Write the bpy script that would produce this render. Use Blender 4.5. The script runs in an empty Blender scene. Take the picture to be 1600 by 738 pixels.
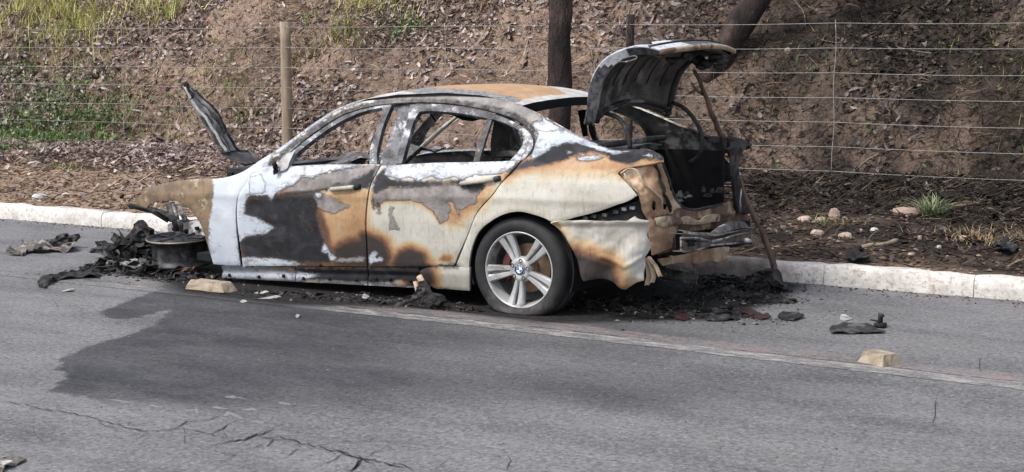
import bpy, math, random
import numpy as np
from mathutils import Vector
from mathutils.geometry import delaunay_2d_cdt

random.seed(7); RNG = np.random.default_rng(11)
SC = bpy.context.scene; COL = SC.collection

# ------------------------------------------------------------------ camera
FPX, YAW, CAMH, HOR = 2385.0, math.radians(30), 1.6, 70.0
PITCH = math.atan((369 - HOR) / FPX)
cam = bpy.data.objects.new('camera', bpy.data.cameras.new('camera')); COL.objects.link(cam)
cam.location = (0, 0, CAMH); cam.rotation_euler = (math.pi/2 - PITCH, 0, YAW)
cam.data.sensor_width = 36; cam.data.lens = 36*FPX/1600; cam.data.clip_end = 1500; cam.data.clip_start = .05
SC.camera = cam
SC.render.resolution_x, SC.render.resolution_y = 1024, 472

# ------------------------------------------------------------------ world and sun
W = bpy.data.worlds.new('World'); SC.world = W; W.use_nodes = True
nt = W.node_tree; nt.nodes.clear()
SUN_EL, SUN_AZ = math.radians(52), math.radians(205)     # azimuth measured clockwise from +Y
sky = nt.nodes.new('ShaderNodeTexSky'); sky.sky_type = 'NISHITA'; sky.sun_disc = False
sky.sun_elevation = SUN_EL; sky.sun_rotation = SUN_AZ; sky.dust_density = 3.0; sky.air_density = 1.0; sky.ozone_density = 1.0
bg = nt.nodes.new('ShaderNodeBackground'); bg.inputs[1].default_value = .12
wo = nt.nodes.new('ShaderNodeOutputWorld')
hs = nt.nodes.new('ShaderNodeHueSaturation'); hs.inputs['Saturation'].default_value = .50
nt.links.new(sky.outputs[0], hs.inputs['Color']); nt.links.new(hs.outputs[0], bg.inputs[0]); nt.links.new(bg.outputs[0], wo.inputs[0])
sl = bpy.data.lights.new('sun', 'SUN'); sl.energy = 1.5; sl.angle = math.radians(14); sl.color = (1, .95, .88)
so = bpy.data.objects.new('sun', sl); COL.objects.link(so)
sd = Vector((math.sin(SUN_AZ)*math.cos(SUN_EL), math.cos(SUN_AZ)*math.cos(SUN_EL), math.sin(SUN_EL)))
so.rotation_euler = sd.to_track_quat('Z', 'Y').to_euler(); so.location = (0, 0, 20)
SC.view_settings.view_transform = 'Standard'; SC.view_settings.look = 'None'
SC.view_settings.exposure = 1.0; SC.view_settings.gamma = 1.0

# ------------------------------------------------------------------ numpy helpers
FW = np.array([-math.sin(YAW)*math.cos(PITCH), math.cos(YAW)*math.cos(PITCH), -math.sin(PITCH)])
RT = np.array([math.cos(YAW), math.sin(YAW), 0.0]); UP = np.cross(RT, FW); CAM = np.array([0, 0, CAMH])
def rays(px):
    px = np.atleast_2d(np.asarray(px, float))
    return FW[None] + RT[None]*((px[:, :1]-800)/FPX) + UP[None]*((369-px[:, 1:2])/FPX)
def onz(px, z=0.0):                                   # pixel(s) -> point(s) of the plane z
    d = rays(px); return CAM + d*((z-CAMH)/d[:, 2:3])
def ony(px, Y): d = rays(px); return CAM + d*(np.reshape(Y, (-1, 1))/d[:, 1:2])
def onx(px, X): d = rays(px); return CAM + d*(np.reshape(X, (-1, 1))/d[:, 0:1])
def P1(x, y, Y): return tuple(ony([(x, y)], Y)[0])
def G1(x, y, z=0.0): return tuple(onz([(x, y)], z)[0])

def _h(ix, iy, iz, s):
    n = (ix*374761393 + iy*668265263 + iz*2147483647 + s*974634777) & 0xffffffff
    n = ((n ^ (n >> 13)) * 1274126177) & 0xffffffff
    return ((n ^ (n >> 16)) & 0xffff)/65535.0
def vnoise(p, s=0):
    p = np.asarray(p, float)
    if p.shape[1] == 2: p = np.c_[p, np.zeros(len(p))]
    i = np.floor(p).astype(np.int64); f = p-i; f = f*f*(3-2*f); r = 0
    for a in (0, 1):
        for b in (0, 1):
            for c in (0, 1):
                w = (f[:, 0] if a else 1-f[:, 0])*(f[:, 1] if b else 1-f[:, 1])*(f[:, 2] if c else 1-f[:, 2])
                r = r + w*_h(i[:, 0]+a, i[:, 1]+b, i[:, 2]+c, s)
    return r
def fbm(p, o=4, s=0):
    p = np.asarray(p, float); r = 0; a = .5; t = 0
    for k in range(o): r = r + a*vnoise(p*(2**k), s+k*17); t += a; a *= .5
    return r/t

def poly_inside(p, poly):
    x, y = p[:, 0], p[:, 1]; c = np.zeros(len(p), bool); q = np.asarray(poly, float); n = len(q)
    for i in range(n):
        x1, y1 = q[i]; x2, y2 = q[(i+1) % n]
        if y1 == y2: continue
        m = ((y1 > y) != (y2 > y)) & (x < (x2-x1)*(y-y1)/(y2-y1)+x1); c ^= m
    return c
def line_dist(p, q, closed=True):
    q = np.asarray(q, float); d = np.full(len(p), 1e9); n = len(q)
    for i in range(n if closed else n-1):
        a = q[i]; b = q[(i+1) % n]; ab = b-a; L = (ab**2).sum()+1e-12
        t = np.clip(((p-a)@ab)/L, 0, 1); d = np.minimum(d, np.hypot(*(p-(a+t[:, None]*ab)).T))
    return d
def sdf(p, polys):                                    # positive inside
    r = np.full(len(p), -1e3)
    for q in polys:
        d = line_dist(p, q); r = np.maximum(r, np.where(poly_inside(p, q), d, -d))
    return r
def sstep(a, b, x): t = np.clip((x-a)/(b-a), 0, 1); return t*t*(3-2*t)

def smooth_poly(pts, step, closed=True, corner=48):
    q = np.asarray(pts, float); n = len(q); out = []
    def tang(i):
        if not closed and (i == 0 or i == n-1): return None
        a, b, c = q[(i-1) % n], q[i], q[(i+1) % n]; u, v = b-a, c-b
        lu, lv = np.linalg.norm(u), np.linalg.norm(v)
        if lu < 1e-9 or lv < 1e-9: return None
        if np.degrees(np.arccos(np.clip(u@v/lu/lv, -1, 1))) > corner: return None
        t = u/lu+v/lv; return t/np.linalg.norm(t)
    T = [tang(i) for i in range(n)]
    for i in range(n if closed else n-1):
        a, b = q[i], q[(i+1) % n]; L = np.linalg.norm(b-a)
        if L < 1e-9: continue
        d = (b-a)/L; ta = (T[i] if T[i] is not None else d)*L; tb = (T[(i+1) % n] if T[(i+1) % n] is not None else d)*L
        m = max(1, int(round(L/step)))
        for k in range(m):
            t = k/m; t2, t3 = t*t, t*t*t
            out.append((2*t3-3*t2+1)*a+(t3-2*t2+t)*ta+(-2*t3+3*t2)*b+(t3-t2)*tb)
    if not closed: out.append(q[-1])
    return np.array(out)

# ------------------------------------------------------------------ object helpers
def link(name, me, parent=None, mats=(), smooth=True):
    for m in mats: me.materials.append(m)
    o = bpy.data.objects.new(name, me); COL.objects.link(o)
    if parent is not None: o.parent = parent
    return o
def root_of(o):
    while o.parent is not None: o = o.parent
    return o
def tag(o, label=None, cat=None, group=None, kind=None):
    if label: o['label'] = label
    if cat: o['category'] = cat
    if group: o['group'] = group
    if kind: o['kind'] = kind
    return o
def empty(name, loc, label=None, cat=None, group=None, kind=None, parent=None):
    o = bpy.data.objects.new(name, None); COL.objects.link(o); o.location = loc
    o.empty_display_size = .2
    if parent is not None: o.parent = parent
    return tag(o, label, cat, group, kind)
def wloc(o):
    v = Vector((0, 0, 0))
    while o is not None: v = v + Vector(o.location); o = o.parent
    return np.array(v)

class MB:
    """gathers faces in world coordinates; build() makes one mesh object"""
    def __init__(s): s.v = []; s.f = []; s.m = []; s.n = 0; s.sm = []
    def add(s, v, f, m=0, smooth=True):
        v = np.asarray(v, float).reshape(-1, 3); s.v.append(v)
        for q in f: s.f.append(tuple(int(i)+s.n for i in q)); s.m.append(m); s.sm.append(smooth)
        s.n += len(v); return s
    def box(s, c, size, rot=0.0, m=0, taper=1.0, tilt=None):
        sx, sy, sz = [a/2 for a in size]; P = []
        for z, k in ((-sz, 1), (sz, taper)):
            for x, y in ((-sx, -sy), (sx, -sy), (sx, sy), (-sx, sy)): P.append((x*k, y*k, z))
        P = np.array(P)
        if tilt is not None: P = P@np.array(tilt).T
        c_, s_ = math.cos(rot), math.sin(rot); R = np.array([[c_, -s_, 0], [s_, c_, 0], [0, 0, 1]])
        return s.add(P@R.T+np.array(c), [(0, 3, 2, 1), (4, 5, 6, 7), (0, 1, 5, 4), (1, 2, 6, 5), (2, 3, 7, 6), (3, 0, 4, 7)], m, False)
    def tube(s, pts, r, n=8, m=0, cap=True, jit=0.0, flat=1.0):
        pts = np.asarray(pts, float); k = len(pts); r = np.broadcast_to(np.asarray(r, float), (k,)); V = []
        T = np.gradient(pts, axis=0); T /= np.linalg.norm(T, axis=1)[:, None]+1e-12
        a = np.array([0, 0, 1.0]) if abs(T[0][2]) < .9 else np.array([1.0, 0, 0])
        N = np.cross(T[0], a); N /= np.linalg.norm(N)
        for i in range(k):
            N = N-T[i]*(N@T[i]); N /= np.linalg.norm(N); B = np.cross(T[i], N)
            for j in range(n):
                t = 2*math.pi*j/n; rr = r[i]*(1+(random.uniform(-jit, jit) if jit else 0))
                V.append(pts[i]+N*math.cos(t)*rr+B*math.sin(t)*rr*flat)
        F = [(i*n+j, i*n+(j+1) % n, (i+1)*n+(j+1) % n, (i+1)*n+j) for i in range(k-1) for j in range(n)]
        if cap: F += [tuple(range(n))[::-1], tuple((k-1)*n+j for j in range(n))]
        return s.add(V, F, m, True)
    def grid(s, P, m=0, th=0.0, m2=None, smooth=True):
        """P: (a,b,3) array of points; th>0 gives thickness on the inner side"""
        P = np.asarray(P, float); a, b = P.shape[:2]; V = P.reshape(-1, 3)
        F = [(i*b+j, (i+1)*b+j, (i+1)*b+j+1, i*b+j+1) for i in range(a-1) for j in range(b-1)]
        s.add(V, F, m, smooth)
        if th:
            N = vnorm(V, F); V2 = V-N*th
            s.add(V2, [q[::-1] for q in F], m if m2 is None else m2, smooth)
            ring = [j for j in range(b)]+[i*b+b-1 for i in range(1, a)]+[(a-1)*b+j for j in range(b-2, -1, -1)]+[i*b for i in range(a-2, 0, -1)]
            k = len(ring); s.add(np.r_[V[ring], V2[ring]], [(i, (i+1) % k, (i+1) % k+k, i+k) for i in range(k)], m if m2 is None else m2, False)
        return s
    def build(s, name, mats, parent=None, attrs=None, loc=None):
        if not isinstance(mats, (list, tuple)): mats = [mats]
        V = np.concatenate(s.v)
        if parent is None and loc is None:
            loc = ((V[:, 0].min()+V[:, 0].max())/2, (V[:, 1].min()+V[:, 1].max())/2, V[:, 2].min())
        base = wloc(parent) if parent is not None else np.array(loc)
        me = bpy.data.meshes.new(name); me.from_pydata((V-base).tolist(), [], s.f)
        me.polygons.foreach_set('material_index', s.m); me.polygons.foreach_set('use_smooth', s.sm)
        for k, a in (attrs or {}).items():
            at = me.attributes.new(k, 'FLOAT', 'POINT'); at.data.foreach_set('value', np.asarray(a, np.float32))
        me.update(); o = link(name, me, parent, mats)
        if parent is None: o.location = loc
        return o

def vnorm(V, F):
    V = np.asarray(V, float); N = np.zeros_like(V)
    for k in (3, 4):
        A = np.array([q for q in F if len(q) == k], int)
        if not len(A): continue
        n = np.cross(V[A[:, 1]]-V[A[:, 0]], V[A[:, 2]]-V[A[:, 0]])
        if k == 4: n = n+np.cross(V[A[:, 2]]-V[A[:, 0]], V[A[:, 3]]-V[A[:, 0]])
        for j in range(k): np.add.at(N, A[:, j], n)
    return N/(np.linalg.norm(N, axis=1)[:, None]+1e-12)

def fast_mesh(name, V, F, mat, parent=None, color=None, attrs=None, kind=None, smooth=False):
    """big meshes: V (n,3) and F (m,3|4) numpy arrays, objects at the world origin"""
    me = bpy.data.meshes.new(name); V = np.asarray(V, np.float32); F = np.asarray(F, np.int32); k = F.shape[1]
    me.vertices.add(len(V)); me.vertices.foreach_set('co', V.ravel())
    me.loops.add(F.size); me.loops.foreach_set('vertex_index', F.ravel())
    me.polygons.add(len(F)); me.polygons.foreach_set('loop_start', np.arange(0, F.size, k, dtype=np.int32))
    me.polygons.foreach_set('use_smooth', np.full(len(F), smooth))
    if color is not None:
        ca = me.attributes.new('col', 'FLOAT_COLOR', 'POINT'); ca.data.foreach_set('color', np.c_[color, np.ones(len(V))].astype(np.float32).ravel())
    for n_, a in (attrs or {}).items():
        at = me.attributes.new(n_, 'FLOAT', 'POINT'); at.data.foreach_set('value', np.asarray(a, np.float32))
    me.update(calc_edges=True); me.validate()
    o = link(name, me, parent, [mat])
    if kind: o['kind'] = kind
    return o

# ------------------------------------------------------------------ material helpers
class NT:
    def __init__(s, name):
        s.m = bpy.data.materials.new(name); s.m.use_nodes = True; s.t = s.m.node_tree; s.t.nodes.clear()
        s.out = s.t.nodes.new('ShaderNodeOutputMaterial'); s.b = s.t.nodes.new('ShaderNodeBsdfPrincipled')
        s.t.links.new(s.b.outputs[0], s.out.inputs[0]); tc = s.t.nodes.new('ShaderNodeNewGeometry'); s.pos = tc.outputs['Position']
    def put(s, sock, v):
        if hasattr(v, 'is_linked') or isinstance(v, bpy.types.NodeSocket): s.t.links.new(v, sock)
        elif isinstance(v, (tuple, list)) and len(v) == 3 and sock.type == 'RGBA': sock.default_value = (*v, 1)
        else: sock.default_value = v
    def mapv(s, scale=(1, 1, 1), off=(0, 0, 0)):
        n = s.t.nodes.new('ShaderNodeMapping'); n.inputs['Scale'].default_value = scale; n.inputs['Location'].default_value = off
        s.t.links.new(s.pos, n.inputs[0]); return n.outputs[0]
    def noise(s, scale, detail=4, rough=.55, vec=None, dist=0.0):
        n = s.t.nodes.new('ShaderNodeTexNoise'); n.inputs['Scale'].default_value = scale; n.inputs['Detail'].default_value = detail
        n.inputs['Roughness'].default_value = rough; n.inputs['Distortion'].default_value = dist
        s.t.links.new(vec if vec is not None else s.pos, n.inputs['Vector']); return n.outputs['Fac']
    def voro(s, scale, feat='F1', vec=None, out='Distance'):
        n = s.t.nodes.new('ShaderNodeTexVoronoi'); n.feature = feat; n.inputs['Scale'].default_value = scale
        s.t.links.new(vec if vec is not None else s.pos, n.inputs['Vector']); return n.outputs[out]
    def attr(s, name, out='Fac'):
        n = s.t.nodes.new('ShaderNodeAttribute'); n.attribute_name = name; return n.outputs[out]
    def math(s, op, a, b=0.0, c=None, clamp=False):
        n = s.t.nodes.new('ShaderNodeMath'); n.operation = op; n.use_clamp = clamp; s.put(n.inputs[0], a); s.put(n.inputs[1], b)
        if c is not None: s.put(n.inputs[2], c)
        return n.outputs[0]
    def rng(s, v, a, b, c=0.0, d=1.0, smooth=False):
        n = s.t.nodes.new('ShaderNodeMapRange'); n.interpolation_type = 'SMOOTHSTEP' if smooth else 'LINEAR'
        s.put(n.inputs[0], v)
        for i, x in enumerate((a, b, c, d)): n.inputs[i+1].default_value = x
        return n.outputs[0]
    def mix(s, f, a, b, mode='MIX'):
        n = s.t.nodes.new('ShaderNodeMix'); n.data_type = 'RGBA'; n.blend_type = mode
        s.put(n.inputs[0], f); s.put(n.inputs[6], a); s.put(n.inputs[7], b); return n.outputs[2]
    def ramp(s, f, stops):
        n = s.t.nodes.new('ShaderNodeValToRGB'); r = n.color_ramp
        while len(r.elements) < len(stops): r.elements.new(.5)
        for e, (p, c) in zip(r.elements, stops): e.position = p; e.color = (*c, 1)
        s.put(n.inputs[0], f); return n.outputs[0]
    def bump(s, h, strength=.5, dist=.01):
        n = s.t.nodes.new('ShaderNodeBump'); n.inputs['Strength'].default_value = strength; n.inputs['Distance'].default_value = dist
        s.put(n.inputs['Height'], h); s.t.links.new(n.outputs[0], s.b.inputs['Normal'])
    def done(s, col, rough=.8, metal=0.0, spec=.3):
        s.put(s.b.inputs['Base Color'], col); s.put(s.b.inputs['Roughness'], rough); s.put(s.b.inputs['Metallic'], metal)
        s.put(s.b.inputs['Specular IOR Level'], spec); return s.m

def simple(name, c1, c2, scale=20, rough=.8, metal=0.0, bump=.3, bd=.004, c3=None, stretch=(1, 1, 1), spec=.3):
    n = NT(name); v = n.mapv(stretch); f = n.noise(scale, 6, .65, v)
    col = n.mix(n.rng(f, .35, .65), c1, c2)
    if c3: col = n.mix(n.rng(n.noise(scale*.35, 5, .7, v), .52, .6), col, c3)
    if bump: n.bump(n.noise(scale*1.7, 5, .7, v), bump, bd)
    return n.done(col, rough, metal, spec)

M = {}
M['char'] = simple('char', (.006, .006, .007), (.024, .023, .023), 30, .8, bump=.6, c3=(.055, .052, .052))
M['char_metal'] = simple('charred_metal', (.012, .012, .014), (.052, .050, .052), 14, .62, .3, bump=.35, c3=(.12, .116, .114))
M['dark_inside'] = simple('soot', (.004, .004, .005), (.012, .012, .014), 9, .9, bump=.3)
M['ash_metal'] = simple('ash_metal', (.035, .034, .035), (.15, .142, .14), 16, .7, .2, bump=.4, c3=(.36, .36, .37))
M['inner_skin'] = simple('burnt_inner_skin', (.012, .012, .014), (.070, .066, .066), 9, .7, .2, bump=.3, c3=(.25, .24, .235))
M['pale_metal'] = simple('pale_ash_metal', (.22, .21, .21), (.46, .46, .47), 12, .6, .1, bump=.3, c3=(.12, .12, .12))
M['rust'] = simple('heat_rust', (.24, .14, .085), (.50, .335, .22), 7, .85, bump=.5, bd=.008, c3=(.54, .43, .32))
M['rust_pale'] = simple('pale_rust_flake', (.33, .24, .165), (.48, .39, .29), 12, .85, bump=.6, bd=.008, c3=(.13, .08, .06))
M['rust_dark'] = simple('dark_rust', (.055, .034, .028), (.17, .105, .075), 10, .85, bump=.5, bd=.008, c3=(.33, .23, .16))
M['cream'] = simple('cream_plastic', (.28, .265, .22), (.46, .44, .38), 10, .6, bump=.2)
M['tyre'] = simple('tyre_rubber', (.016, .016, .017), (.030, .030, .032), 10, .72, bump=.2, c3=(.055, .053, .051))
M['alloy'] = simple('alloy', (.33, .335, .345), (.46, .465, .475), 9, .42, .25, bump=.0, spec=.5, c3=(.20, .19, .18))
M['alloy_dark'] = simple('alloy_barrel', (.09, .09, .095), (.24, .245, .25), 10, .45, .4, bump=.1)
M['disc'] = simple('brake_disc', (.22, .13, .08), (.38, .26, .18), 14, .6, .3, bump=.2)
M['caliper'] = simple('caliper_red', (.07, .02, .018), (.12, .03, .028), 14, .7, bump=.2)
M['black_rim'] = simple('burnt_rim', (.015, .015, .017), (.05, .05, .055), 18, .5, .5, bump=.2, c3=(.09, .09, .095))
M['rim_lip'] = simple('rim_lip', (.16, .145, .12), (.30, .27, .23), 18, .5, .5, bump=.2)
M['wood_post'] = simple('post_wood', (.20, .155, .115), (.33, .265, .20), 26, .9, bump=.5, bd=.006, c3=(.20, .16, .12), stretch=(1, 1, .12))
M['char_wood'] = simple('charred_bark', (.012, .010, .010), (.050, .034, .032), 6, .95, bump=1.0, bd=.06, c3=(.085, .058, .052), stretch=(1, 1, .35))
M['stick'] = simple('stick_bark', (.10, .065, .05), (.20, .14, .11), 24, .9, bump=.6, c3=(.06, .045, .04), stretch=(1, 1, .3))
M['wire'] = simple('galvanised_wire', (.22, .22, .225), (.38, .38, .38), 30, .5, .2, bump=0)
M['stud'] = simple('faded_yellow_block', (.235, .19, .145), (.36, .30, .24), 18, .9, bump=.6, bd=.008, c3=(.20, .155, .11))
M['stone'] = simple('field_stone', (.28, .20, .155), (.46, .365, .30), 14, .95, bump=.6, bd=.01, c3=(.28, .20, .17))
M['white_bit'] = simple('white_fragment', (.36, .35, .33), (.55, .54, .52), 30, .6, bump=.3)
M['red_melt'] = simple('melted_red_lens', (.018, .011, .011), (.055, .022, .02), 40, .5, bump=.4, c3=(.02, .018, .018))
M['grey_scrap'] = simple('grey_scrap', (.04, .037, .035), (.14, .125, .115), 25, .8, bump=.5, c3=(.26, .235, .215))
M['emb_white'] = simple('emblem_white', (.72, .74, .76), (.78, .79, .80), 10, .35, bump=0)
M['emb_blue'] = simple('emblem_blue', (.05, .17, .40), (.06, .19, .44), 10, .35, bump=0)
M['emb_dark'] = simple('emblem_dark', (.02, .03, .05), (.03, .04, .06), 10, .35, bump=0)

def burnt_paint():
    n = NT('burnt_paint')
    st = n.mapv((7, 7, 1.1)); big = n.noise(3, 5, .6); fine = n.noise(38, 5, .7); mid = n.noise(12, 6, .65)
    wob = n.noise(21, 8, .78, n.mapv((.75, .75, 1.25)), .6); smoke = n.noise(5.5, 6, .7, n.mapv((.8, .8, 1.3)), .5)
    cream = n.mix(n.rng(big, .35, .65), (.40, .387, .352), (.54, .536, .515))
    cream = n.mix(n.rng(smoke, .48, .68, 0, .45), cream, (.30, .285, .25))
    cream = n.mix(n.math('MULTIPLY', n.rng(n.noise(9, 5, .65, st), .52, .74), .5), cream, (.20, .17, .125))
    cream = n.mix(n.rng(n.noise(42, 4, .6, n.mapv((6, 6, .55))), .64, .72, 0, .6), cream, (.085, .075, .06))
    s = n.math('ADD', n.attr('scorch'), n.math('MULTIPLY', n.math('SUBTRACT', mid, .5), .36))
    s = n.math('ADD', s, n.math('MULTIPLY', n.math('SUBTRACT', smoke, .5), .22))
    s = n.math('ADD', s, n.math('MULTIPLY', n.math('SUBTRACT', fine, .5), .12))
    sc = n.ramp(s, [(0.0, (1, 1, 1)), (.16, (1, .95, .84)), (.34, (.95, .73, .48)), (.50, (.74, .43, .235)), (.66, (.33, .165, .105)), (.84, (.08, .065, .065))])
    col = n.mix(1.0, cream, sc, 'MULTIPLY')
    def mask(name, amp, w, nz=wob, a=0.0):
        v = n.math('ADD', n.attr(name), n.math('MULTIPLY', n.math('SUBTRACT', nz, .5), amp))
        return n.rng(v, a-w, a+w), v
    mg, vg = mask('gray', .07, .005)
    gry = n.mix(n.rng(mid, .36, .62), (.135, .122, .120), (.27, .25, .24))
    gry = n.mix(n.rng(smoke, .52, .72, 0, .6), gry, (.070, .066, .070))
    gry = n.mix(n.rng(wob, .60, .68, 0, .6), gry, (.34, .33, .34))
    col = n.mix(mg, col, gry)
    mb, vb = mask('black', .075, .010)
    blk = n.mix(n.rng(mid, .3, .7), (.006, .006, .008), (.026, .027, .033))
    blk = n.mix(n.rng(smoke, .50, .72, 0, .8), blk, (.062, .065, .077)); blk = n.mix(n.rng(fine, .60, .68, 0, .5), blk, (.012, .012, .014))
    blk = n.mix(n.rng(wob, .66, .74, 0, .7), blk, (.24, .245, .27))
    col = n.mix(mb, col, blk)
    mw, vw = mask('white', .085, .004)
    wht = n.mix(n.rng(big, .35, .65), (.38, .425, .50), (.55, .585, .635))
    wht = n.mix(n.rng(n.math('ADD', wob, n.math('MULTIPLY', n.rng(vw, 0, .075, .16, 0), 1)), .60, .70, 0, .85), wht, (.16, .165, .19))
    wht = n.mix(n.rng(smoke, .56, .70, 0, .5), wht, (.27, .28, .31))
    col = n.mix(mw, col, wht)
    ring = n.math('MULTIPLY', n.rng(vw, -.010, -.001), n.rng(vw, .0, .004, 1, 0)); col = n.mix(n.math('MULTIPLY', ring, .7), col, (.035, .033, .035))
    ring = n.math('MULTIPLY', n.rng(vg, -.008, -.001), n.rng(vg, .0, .004, 1, 0)); col = n.mix(n.math('MULTIPLY', ring, .55), col, (.07, .05, .04))
    mt, vt = mask('tan', .06, .006)
    tan = n.mix(n.rng(mid, .42, .58), (.22, .155, .098), (.125, .092, .066))
    tan = n.mix(n.rng(n.noise(9, 6, .7), .57, .61), tan, (.38, .345, .25))
    tan = n.mix(n.rng(n.noise(11, 6, .7, n.mapv((1, 1, 1), (4, 2, 7))), .60, .64), tan, (.075, .085, .075))
    col = n.mix(mt, col, tan)
    n.bump(n.math('ADD', n.math('ADD', n.math('ADD', mw, mg), n.math('MULTIPLY', fine, .5)), n.math('MULTIPLY', wob, .8)), .6, .004)
    rough = n.math('ADD', n.math('MULTIPLY', mb, .2), n.math('ADD', .45, n.math('MULTIPLY', s, .3)))
    return n.done(col, rough, 0, .35)
M['paint'] = burnt_paint()
n = NT('frame_ash'); f = n.noise(16, 7, .75, n.mapv((.7, 1, .7))); f2 = n.noise(5, 5, .6)
c = n.mix(n.rng(f, .38, .55), (.030, .030, .034), (.13, .132, .145)); c = n.mix(n.rng(n.math('ADD', f, n.math('MULTIPLY', f2, .6)), .84, .92), c, (.42, .43, .47)); n.bump(f, .4, .004); M['frame'] = n.done(c, .6, .1, .35)

# ------------------------------------------------------------------ ground shape
def zground(x, y):
    x = np.asarray(x, float); y = np.asarray(y, float); p = np.c_[x.ravel(), y.ravel()]
    toe = 14.1+.9*(fbm(p*[.23, .05]+3, 3, 5)-.5)
    v = .125+np.clip(y.ravel()-9.96, 0, 50)*.055
    b = np.clip(y.ravel()-toe, 0, 60)
    hgt = 5.6*(1-np.exp(-b*.80/5.6))+.35*(1-np.exp(-b*2.2))
    rough = (fbm(p*1.7, 4, 9)-.5)*(.10+.50*np.clip(b, 0, 1))*sstep(10.0, 11.5, y.ravel())+(fbm(p*6, 3, 19)-.5)*(.03+.13*np.clip(b, 0, 1))*sstep(10.0, 10.6, y.ravel())
    return (v+hgt+rough).reshape(x.shape)
def burn(x, y):          # how charred the verge and bank are, 0..1
    p = np.c_[x, y]; n = fbm(p*.9, 4, 41)
    m = fbm(p*2.3+5, 4, 43); e = (n-.5)*2.5
    a = np.clip(1.7*sstep(-6.6, -4.8, x+e*.6)*np.exp(-((y-12.7-(n-.5)*2.0)/1.7)**2)*(.45+.55*sstep(.22, .5, m)), 0, .97)
    b = sstep(-7.0, -4.6, x+e)*sstep(10.2, 11.8, y)*(1-sstep(16.0, 20, y))*(.30+.62*sstep(.36, .62, m))
    c = sstep(-8.5, -6.0, x)*sstep(9.8, 10.3, y)*(.35+.35*sstep(.35, .6, m)+.38*sstep(-6.5, -5, x))*(1-sstep(13.5, 15, y))
    lit = .55*np.exp(-((x+1.2)/1.0)**2-((y-12.3)/.5)**2)
    d = sstep(-7.4, -5.2, x+e)*sstep(10.2, 11.2, y)*(.50+.40*sstep(.38, .56, fbm(p*1.3+9, 4, 47)))
    return np.clip(np.maximum(np.maximum(np.maximum(a, b), c), d)-lit+.25*(fbm(p*4, 3, 77)-.5)*sstep(-9, -6, x), 0, 1)

# soil
xs = np.r_[np.linspace(-140, -24, 30)[:-1], np.arange(-24, 3.5, .065), np.linspace(3.6, 100, 26)]
ys = np.r_[9.955, np.arange(10.0, 20, .065), np.linspace(20.2, 220, 30)]
X, Y = np.meshgrid(xs, ys, indexing='ij'); Z = zground(X, Y)
V = np.c_[X.ravel(), Y.ravel(), Z.ravel()]; a, b = X.shape
I = (np.arange(a-1)[:, None]*b+np.arange(b-1)[None]).ravel(); F = np.c_[I, I+b, I+b+1, I+1]
n = NT('soil'); nz = n.noise(5, 8, .7); nf = n.noise(40, 6, .7)
col = n.mix(n.rng(nz, .38, .60), (.14, .098, .082), (.32, .235, .19))
col = n.mix(n.rng(n.noise(1.3, 6, .7), .50, .62, 0, .65), col, (.34, .235, .165))
col = n.mix(n.rng(nf, .46, .62, 0, .7), col, (.38, .285, .215))
col = n.mix(n.rng(n.noise(22, 5, .8), .54, .62, 0, .8), col, (.055, .040, .034))
big_ = n.noise(.55, 5, .65); col = n.mix(n.rng(big_, .44, .60, 0, .5), col, (.085, .062, .055)); col = n.mix(n.math('MULTIPLY', n.attr('tanz'), n.rng(nf, .35, .6, .35, .9)), col, n.mix(n.rng(n.noise(14, 6, .75), .4, .6), (.22, .155, .11), (.46, .36, .27)))
bn = n.attr('burn'); col = n.mix(n.math('MULTIPLY', bn, n.rng(n.noise(17, 6, .8), .40, .58, .82, 1.0)), col, n.mix(n.rng(nf, .4, .7), (.006, .0055, .006), (.032, .027, .026)))
n.bump(n.math('ADD', nf, n.math('MULTIPLY', nz, .6)), .9, .03)
M['soil'] = n.done(col, .95, 0, .15)
fast_mesh('bank', V, F, M['soil'], attrs={'burn': burn(V[:, 0], V[:, 1]), 'tanz': (1-sstep(11.6, 12.8, V[:, 1]+1.2*(fbm(V[:, :2]*.8, 3, 2)-.5)))*(1-sstep(-7.5, -5.5, V[:, 0]))*.9}, kind='structure', smooth=True)

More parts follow.
